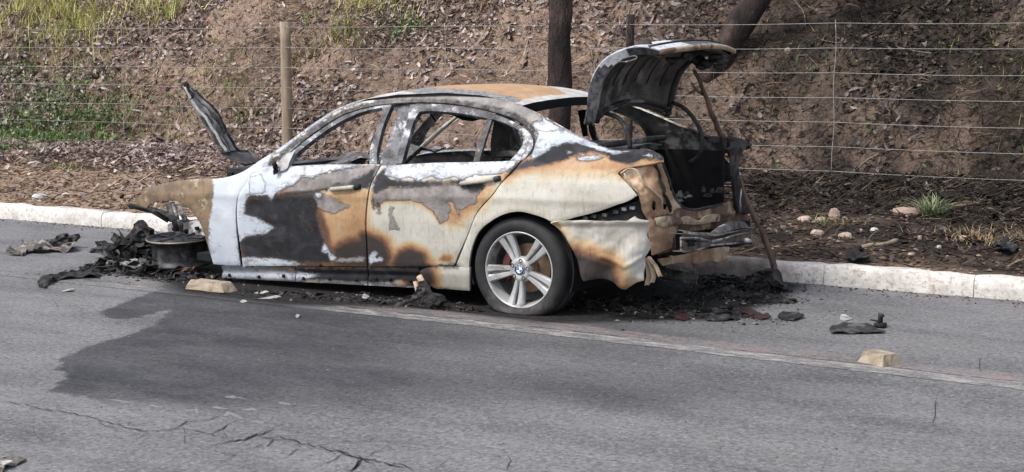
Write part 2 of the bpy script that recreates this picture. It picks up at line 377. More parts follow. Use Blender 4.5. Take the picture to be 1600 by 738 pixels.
# ------------------------------------------------------------------ road
def asphalt(n, worn=None):
    g = n.noise(140, 4, .8); m_ = n.noise(2.2, 6, .6, n.mapv((.55, 1.2, 1))); l = n.noise(34, 6, .75)
    c = n.mix(n.rng(m_, .38, .62), (.076, .078, .086), (.175, .175, .184)); c = n.mix(n.rng(n.noise(1.1, 7, .7, n.mapv((.28, 1.5, 1))), .42, .62, 0, .6), c, (.205, .201, .205))
    c = n.mix(n.rng(g, .38, .62, 0, .75), c, n.mix(n.rng(l, .4, .6), (.058, .058, .063), (.265, .262, .26)))
    c = n.mix(n.rng(n.noise(60, 4, .8), .66, .72, 0, .55), c, (.34, .33, .32))
    vc = n.voro(85, 'F1', out='Color'); c = n.mix(n.rng(vc, .15, .30, .55, 0), c, (.050, .050, .055)); c = n.mix(n.rng(vc, .74, .92, 0, .5), c, (.31, .305, .30))
    c = n.mix(n.rng(n.voro(30, 'F1'), .08, .14, .45, 0), c, (.045, .045, .05))
    s = n.attr('soot'); sv = n.math('ADD', s, n.math('MULTIPLY', n.math('SUBTRACT', n.noise(7, 9, .82), .5), .26))
    dens = n.math('MULTIPLY', n.rng(sv, -.012, .02), n.attr('sootd'), clamp=True)
    dens = n.math('MULTIPLY', dens, n.rng(n.noise(3.5, 7, .75, n.mapv((.6, 1, 1))), .30, .55, .72, 1.0))
    c = n.mix(dens, c, n.mix(n.rng(n.noise(1.7, 6, .7, n.mapv((.5, 1.2, 1))), .38, .62), n.mix(1.0, c, (.24, .25, .28), 'MULTIPLY'), n.mix(1.0, c, (.42, .42, .45), 'MULTIPLY')))
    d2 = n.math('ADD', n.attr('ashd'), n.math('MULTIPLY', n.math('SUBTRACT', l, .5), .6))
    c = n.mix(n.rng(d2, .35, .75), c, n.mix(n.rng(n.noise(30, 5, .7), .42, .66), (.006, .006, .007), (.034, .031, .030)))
    n.bump(n.math('ADD', g, n.math('MULTIPLY', l, .5)), .55, .006)
    return c
n = NT('asphalt'); M['asphalt'] = n.done(asphalt(n), .86, 0, .25)
Zt = lambda ox, oy, sc, pts: [(ox+u/sc, oy+v/sc) for u, v in pts]
STAIN = Zt(0, 430, 2.397, [(690, 20), (600, 40), (570, 62), (480, 95), (385, 130), (375, 150), (440, 165), (520, 160), (635, 130), (600, 165), (575, 190), (450, 230), (320, 270), (200, 322), (240, 330), (200, 352), (250, 372), (185, 433), (240, 445), (330, 462), (420, 500), (900, 620), (1400, 640), (3300, 560), (3300, 200), (1900, 60)])
STAIN_W = onz(STAIN)[:, :2]
DARKPATH = onz([(150, 430), (420, 470), (700, 490), (1000, 480), (1150, 455)])[:, :2]
xs = np.r_[np.linspace(-140, -13, 40)[:-1], np.arange(-13, 1.2, .04), np.linspace(1.3, 100, 30)]
ys = np.r_[np.linspace(-60, 3.4, 30)[:-1], np.arange(3.4, 9.8, .04), 9.815]
X, Y = np.meshgrid(xs, ys, indexing='ij'); p = np.c_[X.ravel(), Y.ravel()]
V = np.c_[p, np.zeros(len(p))]; a, b = X.shape
I = (np.arange(a-1)[:, None]*b+np.arange(b-1)[None]).ravel(); F = np.c_[I, I+b, I+b+1, I+1]
near = (p[:, 0] > -13.2) & (p[:, 0] < 1.5) & (p[:, 1] > 3)
soot = np.full(len(p), -5.0); soot[near] = sdf(p[near], [STAIN_W])
def sootden(p):
    q = np.c_[p[:, 0]*.8, p[:, 1]*1.6]; nz = fbm(q*1.3, 4, 33)-.5
    u = p[:, 0]*math.cos(YAW)+p[:, 1]*math.sin(YAW)+.9*nz; k = p[:, 1]*math.cos(YAW)-p[:, 0]*math.sin(YAW)+.8*nz
    dd = (1-.35*sstep(-1.0, .2, u)-.65*sstep(.3, 2.4, u))*(1-.97*sstep(7.0, 6.25, k))*(1-.35*np.exp(-((k-7.75)/.3)**2)*sstep(-.9, .1, u))
    return np.clip(dd, 0, 1)
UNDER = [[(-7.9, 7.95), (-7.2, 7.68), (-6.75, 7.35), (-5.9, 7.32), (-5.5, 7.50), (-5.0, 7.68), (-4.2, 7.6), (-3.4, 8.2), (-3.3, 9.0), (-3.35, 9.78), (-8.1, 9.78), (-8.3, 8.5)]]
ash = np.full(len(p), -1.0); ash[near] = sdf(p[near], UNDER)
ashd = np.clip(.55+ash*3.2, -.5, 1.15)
fast_mesh('road', V, F, M['asphalt'], attrs={'soot': soot, 'sootd': sootden(p), 'ashd': ashd}, kind='structure', smooth=True)

# worn edge line and the faded pink line beside it, sheets 4 mm above the asphalt
def line_sheet(name, y0, y1, paint, wear, z):
    xs = np.r_[np.arange(-26, 3, .04)]; ys = np.linspace(0, 1, 7)
    X, T = np.meshgrid(xs, ys, indexing='ij'); e0 = y0-.02*(X+4); e1 = y1-.02*(X+4)
    e0 = e0*0+y0+(-.035*(X+4.5)*(X > -4.5)); e1 = e1*0+y1+(-.035*(X+4.5)*(X > -4.5))
    w = (fbm(np.c_[xs*9, xs*0+y0*7], 4, 6)-.5)*.05; w2 = (fbm(np.c_[xs*9, xs*0+y1*5+9], 4, 8)-.5)*.05
    Yy = (e0+w[:, None])*(1-T)+(e1+w2[:, None])*T
    p = np.c_[X.ravel(), Yy.ravel()]; V = np.c_[p, np.full(len(p), z)]; a, b = X.shape
    I = (np.arange(a-1)[:, None]*b+np.arange(b-1)[None]).ravel(); F = np.c_[I, I+b, I+b+1, I+1]
    n = NT(name); c = asphalt(n); f = n.noise(9, 8, .75, n.mapv((.6, 2.2, 1))); f2 = n.noise(45, 6, .75)
    v = n.math('ADD', n.math('ADD', f, n.math('MULTIPLY', f2, .35)), n.attr('keep'))
    msk = n.rng(v, wear-.09, wear+.08)
    pc = n.mix(n.rng(n.noise(20, 5, .7), .4, .65), paint, tuple(q*.7 for q in paint))
    pc = n.mix(n.math('MULTIPLY', n.rng(n.attr('ashd'), .2, .8), .8), pc, (.09, .08, .078))
    msk = n.math('MULTIPLY', msk, n.rng(n.attr('ashd'), .45, .9, 1, .15))
    m = n.done(n.mix(msk, c, pc), .85, 0, .25)
    ash = np.clip(.55+sdf(p, UNDER)*3.2, -.5, 1.15); st = sdf(p, [STAIN_W])
    keep = -.22*sstep(-7.2, -6.7, p[:, 0])*(1-sstep(-5.75, -5.55, p[:, 0]))-.12*sstep(-7.0, -8, p[:, 0])
    o = fast_mesh(name, V, F, m, attrs={'soot': st, 'sootd': sootden(p)*.55, 'ashd': ash*.9, 'keep': keep}, kind='structure', smooth=True)
    return o
line_sheet('white_road_line', 7.34, 7.50, (.38, .36, .34), .73, .0025)
line_sheet('faded_pink_road_line', 7.505, 7.68, (.30, .195, .18), .75, .0025)

# cracks: broken bitumen strips sunk into the road surface read as dark lines
def ribbon(mb, px, w, z=.004, jit=.5):
    q = smooth_poly(px, 9, closed=False, corner=5); q = q+RNG.normal(0, 1.6, q.shape); P = onz(q, z)
    T = np.gradient(P, axis=0); N = np.c_[-T[:, 1], T[:, 0], 0*T[:, 0]]; N /= np.linalg.norm(N, axis=1)[:, None]+1e-9
    k = len(P); ww = .62*w*(1+RNG.uniform(-jit, jit, k))*np.minimum(1, .25+np.minimum(np.arange(k), np.arange(k)[::-1])/3)
    mb.add(np.r_[P+N*ww[:, None]/2, P-N*ww[:, None]/2], [(i, i+1, i+1+k, i+k) for i in range(k-1)])
z5 = lambda pts: Zt(0, 430, 2.397, pts); z6 = lambda pts: Zt(500, 430, 2.397, pts); z7 = lambda pts: Zt(1000, 430, 2.397, pts)
mb = MB()
for q, w in [(z5([(0, 470), (130, 495), (240, 515), (340, 530), (400, 550), (500, 578), (570, 585), (640, 575), (720, 580), (790, 590), (850, 610)]), .008),
             (z5([(640, 575), (720, 545), (830, 530)]), .010), (z5([(340, 530), (400, 565), (470, 575), (560, 580)]), .006),
             (z5([(795, 640), (880, 620), (960, 600), (1030, 572)]), .020), (z5([(960, 600), (1010, 610), (1075, 610), (1130, 630), (1220, 650), (1290, 668), (1360, 685), (1438, 695)]), .011),
             (z5([(790, 595), (840, 570), (890, 545)]), .010), (z5([(850, 680), (930, 650), (1000, 630), (1075, 610)]), .008), (z5([(740, 650), (800, 655), (870, 670)]), .006),
             (z5([(1360, 685), (1340, 710), (1310, 735)]), .026), (z5([(1360, 685), (1400, 665), (1438, 650)]), .008), (z5([(1090, 660), (1150, 645), (1220, 655)]), .005),
             (z6([(20, 650), (100, 670), (170, 690), (260, 710), (330, 725), (350, 730)]), .012), (z6([(160, 690), (130, 715), (100, 738)]), .018),
             (z6([(430, 700), (470, 695), (450, 720), (425, 715)]), .009), (z6([(260, 710), (300, 700), (330, 725)]), .014), (z6([(540, 640), (600, 670), (680, 680)]), .004),
             (z7([(1115, 455), (1105, 510), (1098, 565)]), .004), (z7([(1275, 305), (1272, 340), (1275, 365)]), .006), (z7([(1000, 535), (1060, 548)]), .008),
             (z5([(430, 545), (500, 560), (560, 555), (640, 545)]), .005), (z5([(560, 585), (520, 605), (480, 610)]), .005), (z5([(600, 600), (690, 605), (760, 590)]), .005), (z5([(680, 575), (700, 595), (690, 620), (740, 640)]), .005), (z5([(1130, 630), (1100, 660), (1060, 690)]), .006), (z5([(1290, 668), (1250, 690), (1190, 712)]), .007), (z5([(880, 620), (850, 600), (820, 570)]), .006), (z5([(1020, 590), (1080, 570), (1100, 545)]), .005), (z5([(960, 600), (985, 590), (1000, 575)]), .012), (z5([(1240, 640), (1300, 620), (1360, 625), (1438, 610)]), .005), (z6([(540, 650), (600, 640), (640, 655)]), .004), (z6([(650, 690), (690, 670), (720, 690), (690, 735)]), .006), (z6([(200, 700), (215, 730)]), .008),
             (z5([(185, 95), (220, 110), (290, 118), (320, 150)]), .005), (z5([(120, 560), (130, 600), (200, 640)]), .003)]:
    ribbon(mb, q, w)
tag(mb.build('road_cracks', simple('crack_dark', (.012, .012, .013), (.035, .035, .036), 40, .95), loc=(0, 0, 0)), kind='structure')
mb = MB()
for cx, cy, L in Zt(0, 430, 2.397, [])or []: pass
for (u, v, L, f) in [(880, 455, 90, z5), (930, 505, 50, z5), (860, 522, 90, z5), (820, 495, 60, z5), (590, 495, 60, z5), (500, 525, 50, z5), (1075, 480, 60, z5), (1070, 590, 80, z5), (1200, 565, 60, z5), (1240, 602, 90, z5),
                     (970, 552, 50, z5), (450, 470, 80, z5), (720, 512, 40, z5), (450, 578, 70, z6), (560, 595, 60, z6), (1060, 685, 130, z6), (1080, 660, 60, z6), (1270, 735, 90, z6), (815, 665, 60, z6), (70, 530, 80, z6), (640, 640, 50, z6), (255, 62, 70, z5), (680, 628, 40, z6), (900, 655, 50, z6)]:
    q = f([(u-L/2, v-L*.05), (u-L*.2, v-1), (u+L*.2, v+2), (u+L/2, v+L*.09)]); ribbon(mb, q, .085, .0015, .8)
n = NT('dry_scuff'); c = asphalt(n); c = n.mix(n.rng(n.noise(30, 7, .85), .40, .66, 0, .6), c, (.27, .268, .27))
tag(mb.build('road_scuffs', n.done(c, .85, 0, .2), loc=(0, 0, 0)), kind='structure')

# ------------------------------------------------------------------ kerb
n = NT('kerb_paint'); f = n.noise(6, 7, .7); f2 = n.noise(30, 6, .75)
c = n.mix(n.rng(f, .35, .6), (.50, .48, .46), (.68, .66, .635)); c = n.mix(n.rng(f2, .52, .64, 0, .85), c, (.28, .23, .205)); c = n.mix(n.rng(n.noise(2.0, 8, .8), .50, .62, 0, .5), c, (.36, .33, .31))
c = n.mix(n.rng(n.noise(3.1, 7, .75), .56, .66, 0, .7), c, (.40, .30, .265))
ch = n.rng(n.math('ADD', n.attr('burn'), n.math('MULTIPLY', n.math('SUBTRACT', f2, .5), .9)), .35, .75)
c = n.mix(ch, c, n.mix(n.rng(f, .4, .6), (.15, .13, .12), (.34, .30, .28)))
n.bump(n.math('ADD', f2, f), .7, .012); M['kerb'] = n.done(c, .9, 0, .2)
kerb = empty('kerb', (-6, 9.88, 0), kind='structure')
J = [-10.8+i*.943 for i in range(-16, 9)]; J = [j for j in J if j < -3.3]+[-3.25+i*.99 for i in range(0, 12)]
for i in range(len(J)-1):
    x0, x1 = J[i]+.003, J[i+1]-.003; nn = 14; dz = random.uniform(-.006, .006); dy = random.uniform(-.006, .006)
    prof = [(9.815, -.05), (9.805, .05), (9.812, .105), (9.83, .128), (9.87, .134), (9.93, .134), (9.952, .12), (9.955, -.05)]
    P = []
    for k in range(nn+1):
        x = x0+(x1-x0)*k/nn; e = 1 if 0 < k < nn else .45
        row = []
        for (y, z) in prof:
            j = (vnoise(np.array([[x*9, y*30, z*30]]), 3)[0]-.5)*.016
            row.append((x, y+dy+j*(z > 0)+(1-e)*.006, z+dz+j*(z > .1)-(1-e)*.008))
        P.append(row)
    P = np.array(P); m_ = MB(); m_.grid(P[::-1]); b_ = len(prof)
    m_.add(P[0], [tuple(range(b_))]); m_.add(P[-1], [tuple(range(b_))[::-1]])
    vx = np.concatenate(m_.v)[:, 0]
    bb = np.clip(.85*sstep(-4.3, -3.8, vx)*(1-sstep(-3.75, -3.45, vx))+.9*sstep(-8.6, -7.8, vx)*(1-sstep(-4.6, -4.2, vx))+.55*sstep(-8.9, -7.8, vx)*(1-sstep(-4.2, -3.7, vx)), 0, 1)
    m_.build('kerb_stone', M['kerb'], kerb, {'burn': bb})
# gutter soil crumbs along the kerb foot come with the litter below

# ------------------------------------------------------------------ leaf litter, straw and grass on the bank
def leafmat(name, rough=.8, trans=False):
    n = NT(name); c = n.attr('col', 'Color'); c = n.mix(n.rng(n.noise(60, 3, .6), .35, .65, 0, .35), c, (.05, .04, .035))
    return n.done(c, rough, 0, .2)
M['litter'] = leafmat('litter'); M['grassm'] = leafmat('grass_blades', .6)
def srgb(c): c = np.asarray(c, float)/255; return np.where(c < .04045, c/12.92, ((c+.055)/1.055)**2.4)
def pick(pal, n_, k=.55):
    P = srgb(np.array(pal))*k; c = P[RNG.integers(0, len(P), n_)]; return c*RNG.uniform(.7, 1.25, (n_, 1))
def frame(n_, tilt):
    a = RNG.uniform(0, 2*np.pi, n_); T = np.c_[np.cos(a), np.sin(a), np.zeros(n_)]
    N = np.c_[RNG.normal(0, tilt, n_), RNG.normal(0, tilt, n_), np.ones(n_)]; N /= np.linalg.norm(N, axis=1)[:, None]
    T = T-N*(T*N).sum(1)[:, None]; T /= np.linalg.norm(T, axis=1)[:, None]; return T, np.cross(N, T), N
def gnormal(x, y):
    e = .05; dx = (zground(x+e, y)-zground(x-e, y))/(2*e); dy = (zground(x, y+e)-zground(x, y-e))/(2*e)
    N = np.c_[-dx, -dy, np.ones(len(x))]; return N/np.linalg.norm(N, axis=1)[:, None]
def place(T, B, N, G):
    """tilt a local frame so that its N goes to the ground normal G"""
    A = np.cross(np.array([[0, 1.0, 0]]), G); A /= np.linalg.norm(A, axis=1)[:, None]; C = np.cross(G, A)
    f = lambda v: v[:, :1]*A+v[:, 1:2]*C+v[:, 2:3]*G
    return f(T), f(B), f(N)
def leaves(x, y, L, Wd, col, name, tilt=.45, zz=None, mat=None, lift=.02, parent=None, kind='stuff'):
    n_ = len(x); z = zground(x, y) if zz is None else zz
    T, B, N = frame(n_, tilt)
    if zz is None: T, B, N = place(T, B, N, gnormal(x, y))
    c0 = np.c_[x, y, z]+N*(lift*RNG.uniform(.1, 1, n_))[:, None]
    cu = RNG.uniform(-.35, .55, n_)[:, None]; fo = RNG.uniform(-.1, .5, n_)[:, None]; L = L[:, None]; Wd = Wd[:, None]
    prof = [(-.5, .0, .0), (-.12, .5, 0), (.22, .42, 0), (.5, .0, 0)]
    mid = [c0+T*(t*L)+N*(cu*L*(t*t*2-.1)) for t, _, _ in prof]
    V = [mid[0], mid[3]]
    for k in (1, 2):
        w = prof[k][1]; V += [mid[k], mid[k]+B*(w*Wd)+N*(fo*Wd*w), mid[k]-B*(w*Wd)+N*(fo*Wd*w)]
    V = np.stack(V, 1).reshape(-1, 3)          # order: 0 base,1 tip,2 m1,3 l1,4 r1,5 m2,6 l2,7 r2
    f = np.array([(0, 2, 3, 3), (0, 4, 2, 2), (2, 5, 6, 3), (4, 7, 5, 2), (5, 1, 6, 6), (7, 1, 5, 5)])
    tri = np.array([(0, 2, 3), (0, 4, 2), (2, 5, 6), (2, 6, 3), (4, 7, 5), (4, 5, 2), (5, 1, 6), (7, 1, 5)])
    F = (np.arange(n_)[:, None, None]*8+tri[None]).reshape(-1, 3)
    return fast_mesh(name, V, F, mat or M['litter'], color=np.repeat(col, 8, 0), kind=kind)
def blades(x, y, H, Wd, col, name, lean=.5, bend=.6, z=None, mat=None, flat=0.0, seg=4, tip=None):
    n_ = len(x); z = zground(x, y) if z is None else z
    a = RNG.uniform(0, 2*np.pi, n_); D = np.c_[np.cos(a), np.sin(a), 0*a]; S = np.c_[-np.sin(a), np.cos(a), 0*a]
    ln = np.abs(RNG.normal(0, lean, n_)); U = D*np.sin(ln)[:, None]+np.array([[0, 0, 1.0]])*np.cos(ln)[:, None]
    if flat:
        G = gnormal(x, y); U = D-G*(D*G).sum(1)[:, None]+G*RNG.uniform(0, flat, n_)[:, None]; U /= np.linalg.norm(U, axis=1)[:, None]
        S = np.cross(G, U); D = S*RNG.choice([-1, 1], n_)[:, None]+G*RNG.uniform(-.3, .5, n_)[:, None]; S = S*.6+G*.6
    b = RNG.uniform(.2, 1, n_)*bend; P0 = np.c_[x, y, z+ (.006 if flat else -.01)]; V = []
    for k in range(seg+1):
        t = k/seg; P = P0+U*(H*t)[:, None]+(D*(b*H*t*t)[:, None])+np.array([[0, 0, -1.0]])*(0 if flat else 1)*(b*H*t*t*.35)[:, None]
        w = (Wd*(1-t**1.5)*.5+.0006)[:, None]; V += [P-S*w, P+S*w]
    V = np.stack(V, 1).reshape(-1, 3); m_ = 2*(seg+1)
    q = np.array([(2*k, 2*k+1, 2*k+3, 2*k+2) for k in range(seg)])
    F = (np.arange(n_)[:, None, None]*m_+q[None]).reshape(-1, 4)
    return fast_mesh(name, V, F, mat or M['grassm'], color=np.repeat(col, m_, 0), kind='stuff')
def inview(x, y, m_=2.2):            # keep what the photograph could plausibly see, with a margin
    k = y*math.cos(YAW)-x*math.sin(YAW); l = x*math.cos(YAW)+y*math.sin(YAW)
    return np.abs(l) < (.335+.07)*k+m_
def scatter(n_, x0, x1, y0, y1, dens=None):
    x = RNG.uniform(x0, x1, n_); y = RNG.uniform(y0, y1, n_); k = inview(x, y)
    x, y = x[k], y[k]
    if dens is not None: k = RNG.uniform(0, 1, len(x)) < dens(x, y); x, y = x[k], y[k]
    return x, y
def blacken(col, x, y, k=1.0, lo=.07):
    b = burn(x, y)*k; b = np.clip(b+RNG.normal(0, .32, len(b))*(b > .08), 0, 1)[:, None]; return col*(1-b)+col*b*lo+.003*b

PALL = [(190, 168, 166), (162, 138, 134), (214, 196, 192), (128, 100, 92), (158, 122, 104), (92, 72, 68), (182, 158, 148), (222, 208, 202), (140, 124, 130), (60, 48, 46)]
def ldens(x, y):
    p = np.c_[x, y]; n_ = fbm(p*.7, 4, 61); left = 1-sstep(-12.5, -7.5, x)
    edge = 12.4+.9*(n_-.5)+.5*(1-left); verge = .07+.93*sstep(edge-.35, edge+.15, y)
    heap = np.exp(-((y-13.2)/.75)**2)*(.35+.65*left)
    return np.clip(verge*(.10+1.15*sstep(.40, .60, n_))*(.75+.25*left)*.62+heap*.9, 0, 1)
x, y = scatter(310000, -26, 1.5, 10.2, 20.5, ldens)
c = pick(PALL, len(x), .85); c = (c*.55+c.mean(1, keepdims=True)*np.array([[.50, .445, .41]]))*.84*(1-.42*sstep(-9.5, -5, x))[:, None]*np.where(RNG.uniform(0, 1, len(x)) < sstep(-9, -5, x)*.5, .6, 1)[:, None]; c = blacken(c, x, y)
leaves(x, y, RNG.gamma(5, .0155, len(x)).clip(.03, .19), RNG.uniform(.02, .052, len(x)), c, 'leaf_litter', .6, lift=.04)
x, y = scatter(60000, -20, -7.0, 12.6, 14.3, lambda x, y: np.exp(-((y-13.25-.25*np.sin(x*1.3))/.42)**2)*(1-.6*sstep(-10, -7.5, x)))
leaves(x, y, RNG.gamma(7, .014, len(x)).clip(.05, .19), RNG.uniform(.03, .065, len(x)), pick([(170, 152, 152), (196, 178, 176), (140, 120, 120), (120, 98, 94), (205, 190, 188), (84, 70, 68), (160, 138, 128)], len(x), .85), 'leaf_heap', .7, lift=.06)
# dry straw and twigs
PALS = [(205, 165, 130), (165, 125, 98), (225, 195, 162), (110, 84, 68), (185, 135, 102), (70, 52, 45), (150, 120, 104), (40, 32, 30), (140, 130, 90), (120, 115, 75)]
x, y = scatter(240000, -26, 1.5, 10.0, 20.5, lambda x, y: (.35+.65*sstep(.3, .6, fbm(np.c_[x, y]*.9, 3, 91)))*np.where(y < 12.0, np.where(x > -6.5, .13, .22), 1))
c = pick(PALS, len(x), .78); c = (c*.6+c.mean(1, keepdims=True)*np.array([[.46, .40, .35]]))*(1-.42*sstep(-9.5, -5, x))[:, None]; c = blacken(c, x, y, .9)
blades(x, y, RNG.uniform(.05, .24, len(x)), RNG.uniform(.005, .017, len(x)), c, 'dry_straw', flat=.5, bend=.9, seg=3, mat=M['litter'])
# fallen twigs and surface roots
m_ = MB(); rt = random.Random(4)
for _ in range(150):
    x0 = rt.uniform(-17, 0); y0 = rt.uniform(12.0, 18.0)
    if not inview(np.array([x0]), np.array([y0]))[0]: continue
    a0 = rt.uniform(0, 6.28); L = rt.uniform(.25, 1.3); r0 = rt.uniform(.003, .010); X_ = [(x0+math.cos(a0)*L*t+.05*math.sin(t*5+x0), y0+math.sin(a0)*L*t*.6+.04*math.sin(t*7)) for t in np.linspace(0, 1, 9)]
    X_ = np.array(X_); m_.tube(np.c_[X_, zground(X_[:, 0], X_[:, 1])+.012+r0], np.linspace(r0, r0*.35, 9), 5, m=0 if rt.random() < .55 else 1)
tag(m_.build('fallen_twigs', [M['stick'], M['wood_post']], loc=(0, 0, 0)), kind='stuff')
# crumbs of earth and small stones on the verge
x, y = scatter(16000, -16, 1, 9.97, 13.6); L = RNG.uniform(.008, .035, len(x))
def pebbles(x, y, L, col, name, z=None):
    n_ = len(x); z = zground(x, y) if z is None else z
    base = np.array([(1, 0, 0), (0, 1, 0), (-1, 0, 0), (0, -1, 0), (0, 0, .7), (0, 0, -.5)], float)
    V = (base[None]*L[:, None, None]*RNG.uniform(.55, 1.2, (n_, 6, 1)))*np.array([1, .8, .7]); a = RNG.uniform(0, 6.28, n_)
    Vx = V[..., 0]*np.cos(a)[:, None]-V[..., 1]*np.sin(a)[:, None]; Vy = V[..., 0]*np.sin(a)[:, None]+V[..., 1]*np.cos(a)[:, None]
    V = np.stack([Vx+x[:, None], Vy+y[:, None], V[..., 2]+z[:, None]+L[:, None]*.2], 2).reshape(-1, 3)
    tri = np.array([(0, 1, 4), (1, 2, 4), (2, 3, 4), (3, 0, 4), (1, 0, 5), (2, 1, 5), (3, 2, 5), (0, 3, 5)])
    return fast_mesh(name, V, (np.arange(n_)[:, None, None]*6+tri[None]).reshape(-1, 3), M['litter'], color=np.repeat(col, 6, 0), kind='stuff')
c = blacken(pick([(150, 118, 98), (120, 92, 78), (185, 150, 125), (200, 175, 150)], len(x), .6), x, y, 1.0)
pebbles(x, y, L, c, 'verge_crumbs')
x, y = scatter(2600, -14, 1, 9.5, 9.815, lambda x, y: .25+.75*sstep(9.6, 9.8, y)); c = pick([(110, 90, 80), (80, 68, 62), (140, 120, 105)], len(x), .5)
pebbles(x, y, RNG.uniform(.004, .015, len(x)), c, 'gutter_grit', z=np.zeros(len(x)))
x, y = scatter(1500, -12, 0, 4, 9.5); pebbles(x, y, RNG.uniform(.002, .006, len(x)), pick([(140, 138, 136), (60, 60, 60), (190, 188, 184)], len(x), .7), 'road_grit', z=np.zeros(len(x)))

# grass
def atground(px, py):                # pixel -> ground point on the bank
    d = rays([(px, py)])[0]; t = np.linspace(9, 30, 1200); P = CAM+d*t[:, None]; below = P[:, 2] < zground(P[:, 0], P[:, 1])
    i = np.argmax(below); return P[i] if below.any() else P[-1]
GX, GY, GH, GW, GC = [], [], [], [], []
YG = [(170, 175, 90), (190, 190, 110), (140, 155, 70), (205, 200, 140)]; DG = [(80, 110, 60), (95, 125, 60), (65, 95, 55), (120, 140, 80)]; SG = [(170, 150, 100), (150, 140, 90), (120, 130, 70)]
def tuft(px, py, rad, n_, h, pal, w=.008):
    P = atground(px, py); GX.append(P[0]+RNG.normal(0, rad, n_)); GY.append(P[1]+RNG.normal(0, rad*.6, n_)); GH.append(RNG.uniform(.5, 1.1, n_)*h); GW.append(np.full(n_, w)); GC.append(pick(pal, n_, .85))
for px, py, r, k, h in [(20, 20, .3, 110, .35), (60, 30, .35, 150, .4), (105, 22, .3, 160, .45), (130, 55, .3, 130, .4), (95, 60, .25, 90, .3), (45, 60, .3, 80, .3), (150, 20, .2, 60, .3),
                        (215, 25, .15, 55, .35), (265, 28, .16, 90, .4), (245, 5, .25, 60, .3), (590, 12, .22, 110, .35), (560, 5, .2, 50, .3), (30, 5, .5, 160, .4), (100, 5, .5, 160, .4)]: tuft(px, py, r*1.25, int(k*1.7), h*.95, YG+SG+[(200, 185, 140), (185, 175, 130)])
for px, py, r, k, h in [(545, 60, .1, 50, .3), (480, 40, .1, 20, .25), (380, 185, .14, 70, .18), (290, 190, .14, 60, .2), (375, 130, .1, 30, .2), (340, 130, .15, 40, .2), (120, 130, .2, 50, .2), (480, 100, .1, 20, .3),
                        (350, 100, .15, 30, .25), (60, 100, .2, 50, .22), (180, 160, .2, 50, .15), (100, 265, .12, 60, .12), (1250, 90, .25, 50, .12), (1020, 180, .15, 30, .2), (540, 40, .15, 40, .3), (1590, 50, .3, 60, .18), (1560, 95, .3, 50, .15), (1580, 250, .3, 40, .15), (1300, 350, .1, 20, .1)]: tuft(px, py, r*1.3, int(k*1.6), h, SG+DG)
for px, py, r, k, h in [(30, 205, .3, 160, .22), (80, 215, .3, 220, .22), (130, 210, .3, 220, .25), (170, 205, .2, 100, .18), (60, 190, .3, 140, .25), (10, 240, .25, 100, .15), (235, 215, .25, 80, .12), (100, 235, .25, 80, .12), (30, 105, .15, 50, .15), (630, 50, .12, 90, .18), (15, 120, .2, 60, .18), (320, 70, .1, 30, .12)]: tuft(px, py, r*1.2, int(k*1.5), h, DG, .012)
cc = lambda l: np.concatenate(l)
blades(cc(GX), cc(GY), cc(GH), cc(GW), blacken(cc(GC)*1.5, cc(GX), cc(GY), .6, .3), 'grass', lean=.35, bend=.75)
# low green weeds: small broad leaves
WX, WY = [], []
for px, py, r, k in [(60, 190, .4, 240), (110, 205, .5, 420), (30, 215, .4, 260), (160, 205, .35, 200), (20, 120, .25, 90), (10, 240, .3, 120), (110, 120, .35, 90), (150, 160, .4, 90), (630, 50, .15, 90), (1480, 85, .08, 10), (1250, 85, .3, 80), (1020, 175, .15, 30),
                     (290, 170, .2, 60), (60, 150, .4, 80), (1550, 120, .5, 60), (1500, 20, .5, 50), (220, 130, .4, 60), (1400, 235, .8, 30)]:
    P = atground(px, py); k = int(k*.95); WX.append(P[0]+RNG.normal(0, r, k)); WY.append(P[1]+RNG.normal(0, r*.45, k))
WX, WY = cc(WX), cc(WY); c = blacken(pick([(95, 130, 75), (75, 110, 65), (120, 150, 90), (70, 92, 65), (140, 150, 115)], len(WX), .8), WX, WY, .5, .3)
leaves(WX, WY, RNG.uniform(.03, .08, len(WX)), RNG.uniform(.015, .04, len(WX)), c, 'green_weeds', .7, zz=zground(WX, WY)+RNG.uniform(.0, .14, len(WX)), mat=M['grassm'])

# grass clump on the verge (a thing)
P = atground(1456, 338); k = 200; bx, by = P[0]+RNG.normal(0, .035, k), P[1]+RNG.normal(0, .03, k)
o = blades(bx, by, RNG.uniform(.11, .25, k), np.full(k, .0065), pick([(150, 165, 120), (120, 140, 90), (180, 185, 150), (95, 115, 80)], k, .85), 'grass_clump', lean=.55, bend=1.1)
del o['kind']; tag(o, 'drooping pale green grass clump beside a flat stone on the burnt verge', 'grass clump')

